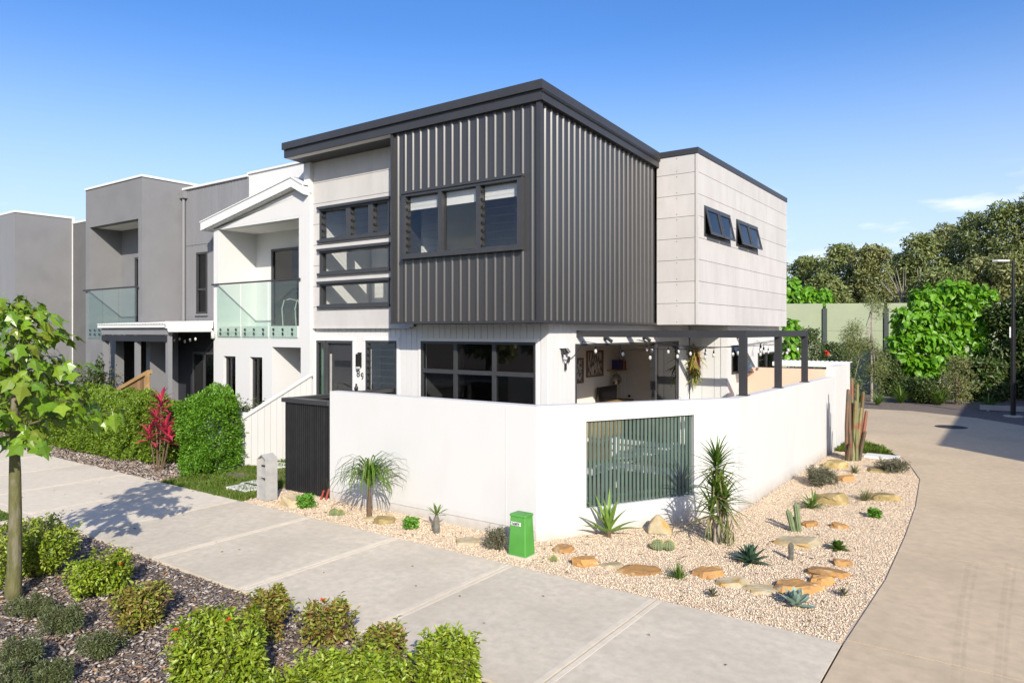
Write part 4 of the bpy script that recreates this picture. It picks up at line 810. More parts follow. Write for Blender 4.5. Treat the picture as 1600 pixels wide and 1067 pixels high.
vd = window(v, (0, 10.60, 1, 0), -18.2, -17.1, .1, 2.25, gm='glass_dark', name='sliding_door', cols=(-17.65,), d0=0, d1=.06, gd=.03)
tf = thing('timber_fence', 'short raked timber fence rising above the hedge', 'fence', (-18.6, 8.9, 0))
ta, tb = FY(176, 612, 8.75), FY(230, 578, 8.75); n = 9
for k in range(n):
    xa = ta.x+(tb.x-ta.x)*k/n; xb = ta.x+(tb.x-ta.x)*(k+1)/n-.012; z_ = lambda x: ta.z-.1+(tb.z-ta.z)*(x-ta.x)/(tb.x-ta.x)
    mb = MB(); mb.prism([(xa, 8.77, 0), (xb, 8.77, 0), (xb, 8.77, z_(xb)), (xa, 8.77, z_(xa))], (0, .025, 0)); mb.build('paling', 'timber', tf)
mb = MB(); mb.prism([(ta.x-.1, 8.72, ta.z-.10), (tb.x+.06, 8.72, tb.z-.09), (tb.x+.06, 8.72, tb.z), (ta.x-.1, 8.72, ta.z-.01)], (0, .12, 0)); mb.build('cap_rail', 'timber_cap', tf)
MB().box(tb.x-.02, tb.x+.09, 8.70, 8.765, 0, tb.z-.09).build('post', 'timber_cap', tf)

# ================================================================== FARTHER TERRACE, HOUSE ACROSS THE LANE
hd = thing('far_terrace', 'plain grey terrace with tall blank side wall at far left', 'house', (-30, 9.6, 0))
MB().box(-34, -27.381, 9.6, 11.34, 0, 6.80).build('side_wall', 'grey_render', hd); MB().box(-34.02, -27.35, 9.57, 11.42, 6.80, 6.87).build('parapet_cap', 'trim_white', hd); MB().box(-27.44, -27.33, 11.345, 11.42, 0, 6.80).build('edge_trim', 'trim_white', hd)
boards(hd, (0, 9.6, 1, 0), -33.9, -27.42, 0, 6.79, [], .6, .001, .015, 'grey_board', name='panel'); 
MB().box(-44, -34.1, 9.9, 18, 0, 6.4).build('next_block', 'board_white', hd); window(hd, (0, 9.9, 1, 0), -36.5, -35, 3.2, 5, d0=0, d1=.05, gd=.02, gm='glass_dark')
nb = thing('lane_house', 'two-storey house across the lane beyond the right edge, only its shadow in view', 'house', (10, 18, 0))
MB().box(7.45, 16, 12.2, 40, -.1, 6.5).build('wall', 'grey_render', nb); MB().prism([(7.4, 12.15, 6.5), (16.1, 12.15, 6.5), (16.1, 12.15, 6.6), (7.4, 12.15, 6.6)], (0, 28, 0)).build('roof', 'charcoal', nb)

# ================================================================== NOISE BARRIER, LAMP, SMALL STREET THINGS
br = thing('noise_barrier', 'tall pale green noise barrier with dark posts behind the lane', 'barrier', tuple(CS(20, 36)))
cuts = [CS(10, 37.2), CS(13.9+2.2, 36.6), CS(19.5, 36.2), CS(24, 35.8), CS(28, 35.4), CS(33, 35)]
pa = [(1180, 37.4), (1288, 36.9), (1384, 36.4), (1478, 36.0), (1572, 35.6), (1680, 35.2)]
pts = [CS((px-800)/FPX*d, d) for px, d in pa]
for a, b in zip(pts[:-1], pts[1:]):
    t = (b-a).normalized(); nn = Vector((t.y, -t.x, 0)); fr = (a.x, a.y, t.x, t.y); L_ = (b-a).length
    for k, (z0, z1) in enumerate(((-.1, 1.42), (1.43, 2.84), (2.85, 4.26))): piece('panel', br, fr, .08, L_-.08, z0, z1, -.06, 0, 'barrier_green')
for a in pts[1:-1]: MB().fbox((a.x, a.y, t.x, t.y), -.11, .11, -.1, 4.0, -.08, .10).build('post', 'barrier_post', br)
lb = G(1583, 650); lp = thing('street_lamp', 'slim black street lamp with a grey flat head', 'street lamp', tuple(lb))
d = depth(lb); s_ = d/FPX
MB().tube([lb, lb+Vector((0, 0, 1.75))], .075, 12).build('lower_pole', 'black_metal', lp); MB().tube([lb+Vector((0, 0, 1.75)), lb+Vector((0, 0, 3.2))], .068, 12).build('sleeve', 'black_metal', lp); MB().tube([lb+Vector((0, 0, 3.2)), lb+Vector((0, 0, 5.15))], [.052, .04], 12).build('upper_pole', 'black_metal', lp)
rd = Vector((RR[0], RR[1], 0)); top = lb+Vector((0, 0, 5.1)); MB().tube([top, top-rd*.22], .03, 8).build('arm', 'black_metal', lp)
hd_ = MB(); q0 = top-rd*.18; fwd = Vector((VV[0], VV[1], 0))*.11
hd_.prism([q0-fwd, q0-rd*.40-fwd*1.15+Vector((0, 0, .0)), q0-rd*.52, q0-rd*.40+fwd*1.15, q0+fwd], (0, 0, .07)); hd_.build('lamp_head', 'lamp_grey', lp, bevel=.015)
MB().box(lb.x-.10, lb.x-.06, lb.y-.09, lb.y-.075, 2.6, 2.95).build('number_plate', 'sign_white', lp); MB().lathe([(.28, -.05), (.28, .015), (.1, .03)], tuple(lb), 14).build('footing', 'path_old', lp)
ra, rb = G(1531, 641), G(1640, 646); ba = thing('kerb_rail', 'low galvanised rail lying along the bed behind the lamp', 'rail', tuple(ra))
t = (rb-ra).normalized(); fr = (ra.x, ra.y, t.x, t.y); MB().fbox(fr, 0, (rb-ra).length, .02, .20, -.06, 0).build('beam', 'galv', ba); [MB().fbox(fr, u, u+.08, -.05, .02, -.07, -.01).build('foot', 'galv', ba) for u in (.2, 1.6)]
mc = G(1486, 667); mh = thing('manhole_cover', 'round dark iron manhole cover in the lane', 'manhole cover', tuple(mc)); MB().lathe([(.42, -.02), (.42, .006), (.38, .008)], tuple(mc), 28).build('ring', 'iron', mh); MB().lathe([(.36, -.02), (.36, .010), (.3, .011)], tuple(mc), 28).build('lid', 'iron', mh)
# green service pillar: near corner from the photo, faces along the house axes
pc = G(821, 873); pil = thing('service_pillar', 'bright green tapered service pillar with number plate at the wall corner', 'pillar', (pc.x-.13, pc.y+.11, 0))
w_, d_, h_ = .27, .22, .50; tp = .022
def pv(x, y, z): return (pc.x-w_/2+x, pc.y+d_/2+y, z)
mb = MB(); b0 = [pv(-w_/2, -d_/2, -.03), pv(w_/2, -d_/2, -.03), pv(w_/2, d_/2, -.03), pv(-w_/2, d_/2, -.03)]; b1 = [pv(-w_/2+tp, -d_/2+tp, h_), pv(w_/2-tp, -d_/2+tp, h_), pv(w_/2-tp, d_/2-tp, h_), pv(-w_/2+tp, d_/2-tp, h_)]
mb.v = b0+b1; mb.f = [(3, 2, 1, 0), (4, 5, 6, 7), (0, 1, 5, 4), (1, 2, 6, 5), (2, 3, 7, 6), (3, 0, 4, 7)]; mb.build('body', 'pillar_green', pil, bevel=.014)
mb = MB(); mb.prism([pv(-w_/2+tp-.008, -d_/2+tp-.008, h_-.012), pv(w_/2-tp+.008, -d_/2+tp-.008, h_-.012), pv(w_/2-tp+.008, d_/2-tp+.008, h_-.012), pv(-w_/2+tp-.008, d_/2-tp+.008, h_-.012)], (0, 0, .035)); mb.build('lid', 'pillar_green', pil, bevel=.012)
MB().box(pc.x-w_*.62, pc.x-w_*.38, pc.y+.012, pc.y+.03, .16, .19).build('lock', 'iron', pil); MB().box(pc.x-w_-.02, pc.x+.02, pc.y-.02, pc.y+d_+.02, -.05, .012).build('footing', 'path_old', pil)
tl = math.atan2(tp, h_)
pl = MB().box(-.075, .075, -.002, .001, -.022, .022).build('number_plate', 'sign_white', pil, loc=pv(-.02, -d_/2+tp*.80-.004, .405)); pl.rotation_euler = (-tl, 0, 0)
o = bpy.data.objects.new('plate_number', text_mesh('plate_number', '763875', .042, 'ink', .004)); o.rotation_euler = (math.pi/2-tl, 0, 0); place(o, pil, pv(-.02, -d_/2+tp*.80-.0125, .405))
# letterbox
lc = G(415, 783); lx, ly = lc.x, lc.y+.0; lbx = thing('letterbox', 'grey metal letterbox shaped like a slim gabled house', 'letterbox', (lx-.12, ly+.11, 0))
x0, x1, yy0, yy1 = lx-.24, lx, ly, ly+.23; hz = .68; rg = .76; t = .012
mb = MB(); mb.prism([(x0, yy0, 0), (x0+t, yy0, 0), (x0+t, yy0, hz-.005), ((x0+x1)/2, yy0, rg-.015), (x1-t, yy0, hz-.005), (x1-t, yy0, 0), (x1, yy0, 0), (x1, yy0, hz), ((x0+x1)/2, yy0, rg), (x0, yy0, hz)], (0, yy1-yy0, 0)); mb.build('shell', 'galv', lbx)
MB().prism([(x0+t, yy0+.06, .36), (x1-t, yy0+.06, .36), (x1-t, yy0+.06, hz-.01), ((x0+x1)/2, yy0+.06, rg-.02), (x0+t, yy0+.06, hz-.01)], (0, .01, 0)).build('slot_plate', 'galv', lbx)
MB().prism([(x0+t, yy0+.02, 0), (x1-t, yy0+.02, 0), (x1-t, yy0+.02, .30), (x0+t, yy0+.02, .34)], (0, .01, 0)).build('lower_plate', 'galv', lbx); MB().box(x0+t, x1-t, yy1-.013, yy1-.002, 0, hz-.01).build('back_plate', 'galv', lbx)
MB().box(x0+.05, x1-.05, yy0+.055, yy0+.062, .545, .575).build('mail_slot', 'black_metal', lbx)
sg = G(45, 680); s2 = thing('white_letterbox', 'small white letterbox at the far end of the path', 'letterbox', (sg.x, 8.2, 0)); q = FY(43, 628, 8.2)
MB().box(q.x-.17, q.x+.17, 8.15, 8.4, q.z-.14, q.z+.13).build('box', 'trim_white', s2); MB().box(q.x-.05, q.x+.05, 8.22, 8.32, 0, q.z-.14).build('post', 'trim_white', s2); MB().box(q.x-.12, q.x+.12, 8.145, 8.152, q.z, q.z+.03).build('slot', 'ink', s2)
# stepping stones in the lawns
for i, (px, py, a, b, lab) in enumerate(((385, 763, .30, .22, 'pale stepping stone in the grass left of the letterbox'), (405, 757, .3, .2, 'pale stepping stone half hidden behind the letterbox'), (437, 728, .26, .2, 'pale stepping stone beside the black gate'), (1378, 714, .34, .22, 'white stepping stone in the grass at the bend of the lane'))):
    c = G(px, py); o = MB().box(c.x-a, c.x+a, c.y-b, c.y+b, -.04, .035).build('stepping_stone', 'paver', None, bevel=.012); tag(o, lab, 'paver', 'stepping stones in the grass')

# ================================================================== PLANTS
LM = {}
def strap_mesh(L, W, bend, m, thick=0., segs=6, base=.6, peak=.35, fold=.25):
    k = (round(L, 2), round(W, 3), round(bend, 1), m, thick, base)
    if k in LM: return LM[k]
    mb = MB(); x = z = 0.; a = 0.; ring = 4 if thick else 3
    for i in range(segs+1):
        t = i/segs; w = W*(base+(1-base)*min(1, t/peak))*(1-max(0, (t-peak)/(1-peak))**1.7)*.5+.0008
        nx, nz = math.sin(a), math.cos(a)      # local up of the blade
        f = fold*w
        mb.v += [(x+nx*f*0-(-nx)*0, w, z+f), (x, 0, z)] if not thick else [(x, w, z+f), (x+nx*thick*.15, 0, z+nz*thick*.15)]
        mb.v += [(x, -w, z+f)] if not thick else [(x, -w, z+f), (x-nx*thick*(1-t), 0, z-nz*thick*(1-t)-.0005)]
        if i < segs: s = L/segs; x += s*math.cos(a); z += s*math.sin(a); a -= bend/segs*(.5+t)
    for i in range(segs):
        for j in range(ring if thick else 2):
            a0 = i*ring+j; a1 = i*ring+(j+1) % ring; mb.f.append((a0, a0+ring, a1+ring, a1))
    LM[k] = mb.mesh('leaf', m, smooth=False, fix=False); return LM[k]
def strap(parent, base, az, el, L, W, bend, m, thick=0., name='leaf', bs=.6, peak=.35):
    o = bpy.data.objects.new(name, strap_mesh(L, W, bend, m, thick, base=bs, peak=peak)); COL.objects.link(o)
    o.parent = parent; o.location = base; o.rotation_euler = (random.uniform(-.15, .15), -el, az); return o
def joined_straps(name, parent, specs, m):       # fine blades too thin to pick apart
    mb = MB()
    for (base, az, el, L, W, bend) in specs:
        me = strap_mesh(L, W, bend, m, segs=5); R = Matrix.Translation(base) @ Matrix.Rotation(az, 4, 'Z') @ Matrix.Rotation(-el, 4, 'Y'); b = len(mb.v)
        mb.v += [tuple(R @ v.co) for v in me.vertices]; mb.f += [tuple(b+i for i in p.vertices) for p in me.polygons]
    me = mb.mesh(name, m, fix=False); a = me.attributes.new('tint', 'FLOAT', 'FACE'); k = max(1, len(mb.f)//max(1, len(specs)))
    a.data.foreach_set('value', np.repeat(rng.random(len(specs)), k)[:len(mb.f)].astype(np.float32)); o = bpy.data.objects.new(name, me); COL.objects.link(o); o.parent = parent; return o
U = random.uniform
def px2m(p): return depth(p)/FPX
# ---- shrubs of the foreground bed: (left px, right px, top px, bottom px, kind, label)
def shrub(name, label, x0, x1, yt, yb, m, cat='shrub', group=None, n=2600, L=.046, W=.023, flowers=0, stems=9, spread=1.0, loc=None, lumps=9):
    c = loc or G((x0+x1)/2, yb-(yb-yt)*.12); s = px2m(c); w = (x1-x0)*s/2; h = max(.05, (yb-yt)*s*(.80 if L > .03 else .86)); lumps = int(lumps*1.6) if L > .03 else lumps; n = int(n*(1.25 if L > .03 and n > 1800 else 1))
    t = thing(name, label, cat, tuple(c), group)
    bl = []
    for k in range(lumps):
        a = U(0, 6.28); r = U(.15, .86)*w; z = U(.22, .80)*h*(1-.35*(r/w)**2); rr = U(.13, .30) if L > .03 else U(.16, .42); bl.append((r*math.cos(a), r*math.sin(a)*spread, z, rr*w*1.05, rr*w*spread, min(h*.32, h-z+h*.06)))
    bl.append((0, 0, h*.34, w*.50, w*.50*spread, h*.30))
    shoots = []; shoot_lines = []
    for k in range(int(lumps*2.2) if L > .03 else 0):
        a = U(0, 6.28); r = U(.1, .85)*w; p = np.array([r*math.cos(a), r*math.sin(a)*spread, h*U(.45, .68)]); d = np.array([math.cos(a)*U(.1, .8), math.sin(a)*U(.1, .8), 1.]); d /= np.linalg.norm(d); ln = U(.12, .30)*h+.03; shoot_lines.append((p, p+d*ln))
        for j in range(9): shoots.append(np.concatenate([p+d*ln*j/8, d*.6+np.array([math.cos(j*2.4), math.sin(j*2.4), .1])*.8]))
    P, D, O = crown_pts(bl, n, .5)
    if shoots: Q = np.array(shoots); P = np.concatenate([P, Q[:, :3]]); D = np.concatenate([D, nrm(Q[:, 3:])]); O = np.concatenate([O, nrm(Q[:, 3:]*.4+np.array([0, 0, 1.]))])
    P[:, 2] = np.maximum(P[:, 2], .01); k = P[:, 2] > .012; P, D, O = P[k], D[k], O[k]
    leaf_obj('foliage', P, D, L*(.7+.6*rng.random(len(P))), W*(.7+.5*rng.random(len(P))), m, t, O=O if L > .03 else None, ow=.4)
    mb = MB()
    for k in range(stems):
        a = U(0, 6.28); r = U(.3, .8)*w; mb.tube([(U(-.02, .02), U(-.02, .02), -.03), (r*.4*math.cos(a), r*.4*math.sin(a), h*.35), (r*math.cos(a), r*math.sin(a)*spread, h*U(.6, .9))], [.008, .006, .003], 4)
    for (pa_, pb_) in shoot_lines: mb.tube([(pa_[0]*.6, pa_[1]*.6, pa_[2]*.6), tuple(pa_), tuple(pb_)], [.004, .003, .0015], 3)
    st = mb.build('stems', 'stem_brown', t); st.location = (0, 0, 0)
    for k in range((flowers+1)//2):
        b = bl[k % len(bl)]; d = Vector((RR[0]*U(-.7, .7)-VV[0]*.7, RR[1]*U(-.7, .7)-VV[1]*.7, U(.3, 1.1))).normalized(); q = Vector(b[:3])+Vector((d.x*b[3], d.y*b[4], d.z*b[5]))*1.05
        fm = MB()
        for j in range(9): v_ = Vector((U(-1, 1), U(-1, 1), U(-.2, 1))).normalized()*.017; fm.prism([q+v_*.3+Vector((.006, 0, 0)), q+v_*.3+Vector((-.006, .004, 0)), q+v_*1.2], (.004, .004, .004))
        f = fm.build('flower', 'flower_red', t); f.location = (0, 0, 0)
    return t
G1 = 'leafy shrubs in the foreground bed'
shrub('leafy_shrub', 'bright green shrub directly behind the sapling trunk', -35, 130, 806, 912, 'lf_shrub', group=G1, n=5200, flowers=0, lumps=14)
shrub('leafy_shrub', 'bright green shrub right of the trunk, under the tree shadow', 106, 208, 850, 936, 'lf_shrub', group=G1, n=3400, flowers=2, lumps=11)
shrub('leafy_shrub', 'small yellowish shrub with red flowers in the middle of the bark bed', 172, 272, 908, 988, 'lf_shrub_olive', group=G1, n=2400, flowers=6)
shrub('leafy_shrub', 'largest bright shrub at the bottom of the bed, left of the dry twigs', 255, 425, 940, 1110, 'lf_shrub', group=G1, n=7600, flowers=6, lumps=16)
shrub('leafy_shrub', 'shrub with red tips touching the path, behind the largest shrub', 375, 460, 912, 1000, 'lf_shrub_olive', group=G1, n=2600, flowers=4)
shrub('leafy_shrub', 'sparse twiggy shrub with red flowers beside the path edge', 462, 565, 938, 1015, 'lf_shrub_olive', group=G1, n=1700, flowers=5, stems=22)
shrub('leafy_shrub', 'dense low shrub on the bottom edge, right of the dry twigs', 425, 640, 1010, 1120, 'lf_shrub', group=G1, n=6800, flowers=5, lumps=16)
shrub('leafy_shrub', 'upright thinning shrub with one red flower on top, second from the right', 560, 645, 968, 1062, 'lf_shrub_olive', group=G1, n=2200, flowers=3, stems=16)
shrub('leafy_shrub', 'rightmost bright green shrub of the bark bed', 640, 752, 982, 1100, 'lf_shrub', group=G1, n=4600, flowers=0, lumps=12)
G2 = 'low grey-green mounds in the bark bed'
for lab, a in (('low dark mound just right of the sapling base', (20, 80, 926, 964)), ('small dark mound split in two, centre of the bark', (62, 126, 944, 994)), ('rounded dark mound with a stone on it, left of the largest shrub', (118, 192, 982, 1032)), ('wide dark mound cut by the left edge', (-15, 76, 990, 1048)), ('dark mound in the bottom left corner', (-10, 62, 1036, 1085)), ('small dark mound on the bottom edge left of the rounded one', (58, 112, 1030, 1080))):
    shrub('juniper_mound', lab, *a, 'lf_juniper', group=G2, n=4200, L=.026, W=.007, stems=6, lumps=12)
tw = thing('dry_twigs', 'heap of dry brown twigs between the two bottom shrubs', 'twigs', tuple(G(405, 1058))); mb = MB()
for k in range(240):
    a = U(0, 6.28); r = U(.0, .26); p = Vector((r*math.cos(a), r*math.sin(a), U(0, .16)*(1-r*2.2))); d = Vector((U(-1, 1), U(-1, 1), U(-.3, .6))).normalized()*U(.06, .16); mb.tube([p-d*.5, p, p+d*.5+Vector((0, 0, -.02))], [.003, .0025, .0015], 3)
mb.build('twig_pile', 'dry_twig', tw).location = (0, 0, 0)
# ---- slender tree with large lobed leaves
tb_ = G(20, 930); sap = thing('sapling_tree', 'slender young street tree with big lobed leaves at the left edge', 'tree', tuple(tb_))
rv = Vector((RR[0], RR[1], 0)); fv = Vector((VV[0], VV[1], 0))
def tp(z): return rv*(.006+.035*(z/3.2)+.012*math.sin(z*2.2))+Vector((0, 0, z))
o = MB().tube([tp(z) for z in (-.05, .05, .3, .8, 1.3, 1.7, 2.1, 2.5, 2.9, 3.15)], [.092, .08, .07, .062, .056, .043, .031, .022, .014, .006], 12).build('trunk', 'bark_green', sap, smooth=True); o.location = (0, 0, 0)
def lobed(seed):
    r = random.Random(seed); hw = r.uniform(.85, 1.1)
    half = [(.02, .30), (.26, .20), (.50, .46), (.62, .19), (1.02, .0)]; cup = r.uniform(.10, .40); dr_ = r.uniform(.30, .60)
    z = lambda x, y: -dr_*x*x-cup*abs(y)+.06*math.sin(7*x+3*y)
    mb = MB(); sp = [(0, 0), (.28, 0), (.62, 0)]
    for s in (1, -1):
        b = len(mb.v); pts = sp+[(x, y*s*hw) for x, y in half]; mb.v += [(x, y, z(x, y)) for x, y in pts]
        f = [(0, 1, 4, 3), (1, 2, 6, 5, 4), (2, 7, 6)]
        mb.f += [tuple(b+i for i in (q if s < 0 else q[::-1])) for q in f]
    mb.tube([(-.45, 0, .10), (-.2, 0, .05), (0, 0, 0)], .012, 3)
    return mb.mesh('leaf', 'lf_tree', fix=False)
lobs = [lobed(i) for i in range(9)]
def put_leaf(parent, me, p, az, pitch, s, roll=None, name='leaf'):
    o = bpy.data.objects.new(name, me); COL.objects.link(o); o.parent = parent; o.location = p; o.rotation_euler = (U(-.5, .5) if roll is None else roll, pitch, az); o.scale = (s, s, s); return o
brn = MB(); spots = []
for k in range(34):
    z = 1.62+1.45*(k/33)**.95; az = k*2.4+U(-.3, .3); ln = (.98-.70*(max(0, z-1.6)/1.5)**1.3)*U(.6, 1.05); d = Vector((math.cos(az), math.sin(az), 0))
    if d.dot(rv) < -.2: ln *= .85
    p0 = tp(z); p1 = p0+d*ln*.5+Vector((0, 0, .16*ln)); p2 = p0+d*ln+Vector((0, 0, .10*ln)); brn.tube([p0, p1, p2], [.013, .008, .004], 6)
    nl = max(6, int(24*ln)+3)
    for j in range(nl):
        t = .22+.78*(j+.5)/nl; q = (p0.lerp(p1, t*2) if t < .5 else p1.lerp(p2, t*2-1)); la = az+U(-1.7, 1.7); sc = U(.11, .205)
        spots.append((q+Vector((math.cos(la), math.sin(la), U(-.35, .35)))*.45*sc+Vector((0, 0, U(-.06, .06))), la, U(.1, 1.05), sc))
for j in range(8): spots.append((tp(3.12)+Vector((U(-.05, .05), U(-.05, .05), U(-.10, .08))), j*.8, U(.0, .7), U(.12, .18)))
spots.sort(key=lambda q: q[0].x*VV[0]+q[0].y*VV[1])            # the ones that show largest first
for j, (q, la, pt, sc) in enumerate(spots[:300]): put_leaf(sap, lobs[j % 9], q, la, pt, sc)
mbl = MB(); tl_ = []
for j, (q, la, pt, sc) in enumerate(spots[300:]):
    me = lobs[j % 9]; R = Matrix.Translation(q) @ Matrix.Rotation(la, 4, 'Z') @ Matrix.Rotation(pt, 4, 'Y') @ Matrix.Scale(sc, 4); b = len(mbl.v)
    mbl.v += [tuple(R @ v.co) for v in me.vertices]; mbl.f += [tuple(b+i for i in p.vertices) for p in me.polygons]; tl_ += [random.random()]*len(me.polygons)
if mbl.f:
    me = mbl.mesh('far_leaves', 'lf_tree', fix=False); at = me.attributes.new('tint', 'FLOAT', 'FACE'); at.data.foreach_set('value', np.array(tl_, np.float32)); o = bpy.data.objects.new('far_leaves', me); COL.objects.link(o); o.parent = sap; o['kind'] = 'stuff'
brn.build('branches', 'bark_green', sap).location = (0, 0, 0)
# ---- hedges
def hedge(label, x0, x1, y0, y1, h, n, m, L=.05, round_=5.):
    t = thing('hedge', label, 'hedge', ((x0+x1)/2, (y0+y1)/2, 0), 'clipped hedges along the path'); cx, cy = (x0+x1)/2, (y0+y1)/2
    A = np.array([(x1-x0)*h, (x1-x0)*h*.3, (y1-y0)*h, (y1-y0)*h*.3, (x1-x0)*(y1-y0)]); f = rng.choice(5, n, p=A/A.sum()); u, v = rng.random(n), rng.random(n)
    P = np.empty((n, 3)); D = np.zeros((n, 3)); W_, Dp = x1-x0, y1-y0
    for i, (fx, fy, fz, d) in enumerate((((0, 1), (0, 0), (1, 0), (0, -1, 0)), ((0, 1), (1, 0), (1, 0), (0, 1, 0)), ((1, 0), (0, 1), (1, 0), (1, 0, 0)), ((0, 0), (0, 1), (1, 0), (-1, 0, 0)), ((0, 1), (0, 2), (2, 0), (0, 0, 1)))):
        k = f == i; uu, vv = u[k], v[k]
        if i < 2: P[k] = np.stack([x0+W_*uu, np.full(k.sum(), y0 if i == 0 else y1), h*vv], 1)
        elif i < 4: P[k] = np.stack([np.full(k.sum(), x1 if i == 2 else x0), y0+Dp*uu, h*vv], 1)
        else: P[k] = np.stack([x0+W_*uu, y0+Dp*vv, np.full(k.sum(), h)], 1)
        D[k] = d
    nz = np.array([mnoise.noise(Vector((p[0]*2.1, p[1]*2.1, p[2]*2.1)))+.5*mnoise.noise(Vector((p[0]*5.5, p[1]*5.5, p[2]*5.5))) for p in P])
    inset = rng.random(n)**1.7*.22-.22*nz; C = np.array([cx, cy, h*.5]); P -= D*inset[:, None]
    q = np.abs((P-C)/np.array([W_/2, Dp/2, h/2])); q[:, 2] *= P[:, 2] > C[2]; r = (q**round_).sum(1)**(1/round_)/np.maximum(q.max(1), .05); P = C+(P-C)/r[:, None]
    P[:, 2] = np.maximum(P[:, 2], .04); D = nrm(D*.7+rng.normal(0, .55, (n, 3))+np.array([0, 0, .35])); P -= np.array([cx, cy, 0])
    leaf_obj('foliage', P, D, L*(.7+.6*rng.random(n)), L*.55*(.7+.5*rng.random(n)), m, t); mb = MB()
    for k in range(int(W_*8)+6):
        x, y = U(x0+.15, x1-.15)-cx, U(y0+.2, y1-.2)-cy; mb.tube([(x, y, -.03), (x+U(-.05, .05), y+U(-.05, .05), h*.5), (x+U(-.2, .2), y+U(-.15, .15), h*.9)], [.016, .012, .005], 4)
    mb.build('stems', 'stem_brown', t).location = (0, 0, 0); return t
hedge('bright green clipped hedge next to the raked white fence', -13.52, -12.66, 7.40, 8.55, 1.62, 22000, 'lf_hedge', .05, 2.8)
hedge('long clipped hedge behind the sapling and left of the red cordyline', -20.8, -14.75, 7.55, 8.7, 1.30, 60000, 'lf_hedge_olive', .06, 5.)
hedge('distant lower hedge at the far left end of the path', -33, -21.4, 7.7, 8.8, 1.25, 26000, 'lf_hedge_olive', .085)
sm = lambda *a, **k: shrub(*a, **k)
for lab, x0, x1, yt, yb, yy in (('thin olive shrub in front of the terrace windows, nearer the porch', 372, 425, 588, 690, 9.3), ('thin olive shrub in front of the terrace windows, beside the bright hedge', 335, 385, 600, 690, 9.3), ('leafy shrub standing under the verandah edge', 268, 318, 590, 660, 8.95)):
    c = FY((x0+x1)/2, yb, yy); c.z = 0; s = px2m(c); hh = CAMH-(yt-HY)*s; bot = HY+CAMH/s
    shrub('window_shrub', lab, x0, x1, yt, bot, 'lf_understorey' if yy > 9 else 'lf_hedge', group='shrubs in front of the terraces', n=1500, L=.075, W=.035, loc=c, lumps=14, stems=14)
c = FY(150, 600, 9.0); c.z = 0; shrub('window_shrub', 'dark shrub at the left end of the verandah', 118, 168, 530, HY+CAMH/px2m(c), 'lf_understorey', group='shrubs in front of the terraces', n=2200, L=.08, W=.045, loc=c, lumps=14)
# red cordyline
cb = G(247, 733); cor = thing('cordyline', 'red and pink leaved cordyline on thin canes beside the hedge', 'plant', tuple(cb)); s = px2m(cb)
for k, (dx, zt_) in enumerate(((-14, .62), (4, 1.28), (13, .78), (-4, .95), (19, .60))):
    b = rv*dx*.35*s; e = rv*dx*s+fv*U(-.1, .1)+Vector((0, 0, zt_)); MB().tube([b, b.lerp(e, .5)+Vector((.02, 0, 0)), e], [.018, .015, .013], 6).build('cane', 'stem_brown', cor).location = (0, 0, 0)
    for j in range(17): az = j*2.4+U(-.2, .2); strap(cor, tuple(e+Vector((0, 0, -.08+.013*j))), az, .1+.075*j, U(.30, .42), .075, U(.5, 1.0), 'lf_cordyline', bs=.35, peak=.5)
# ---- cactus bed
rm = ['sandstone', 'sandstone_pale', 'sandstone_olive']; GR = 'sandstone rocks in the gravel bed'
def rock(label, x0, x1, yt, yb, mi, seed, flat=.55, dp=1.0, rot=0., peak=False):
    c = G((x0+x1)/2, yb-(yb-yt)*.18); s = px2m(c); w = (x1-x0)*s/2; el = (CAMH)/depth(c); h = (yb-yt)*s
    w *= 1.24; d_ = w*.78*dp; hz = max(.045, (h-1.6*d_*el)*.85) if not peak else h*.95
    me = ico_rock(seed, w, d_, hz if not peak else hz, 26, flat if not peak else 0.); me.materials.append(M[rm[mi]])
    o = bpy.data.objects.new('sandstone_rock', me); COL.objects.link(o); o.location = (c.x, c.y+d_*.2, -.03 if not peak else -.02); o.rotation_euler = (U(-.08, .08), U(-.08, .08), YAW+rot); tag(o, label, 'rock', GR); return o
o = rock('upright golden pointed sandstone rock beside the aloe', 1008, 1048, 803, 838, 1, 5, peak=True); s = px2m(o.location)
bm = bmesh.new()
for v_ in ((-.17, -.08, 0), (.17, -.10, 0), (.16, .10, 0), (-.15, .12, 0), (-.16, -.06, .10), (.15, -.08, .08), (.17, .06, .10), (-.05, -.02, .27), (.0, .05, .26), (.08, -.03, .19), (-.12, .07, .16), (0, -.14, .02), (.02, -.11, .12)): bm.verts.new(v_)
bmesh.ops.convex_hull(bm, input=bm.verts); bmesh.ops.bevel(bm, geom=list(bm.edges), offset=.012, segments=1, affect='EDGES'); bmesh.ops.recalc_face_normals(bm, faces=bm.faces); bm.to_mesh(o.data); bm.free()
if not o.data.materials: o.data.materials.append(M['sandstone_pale'])
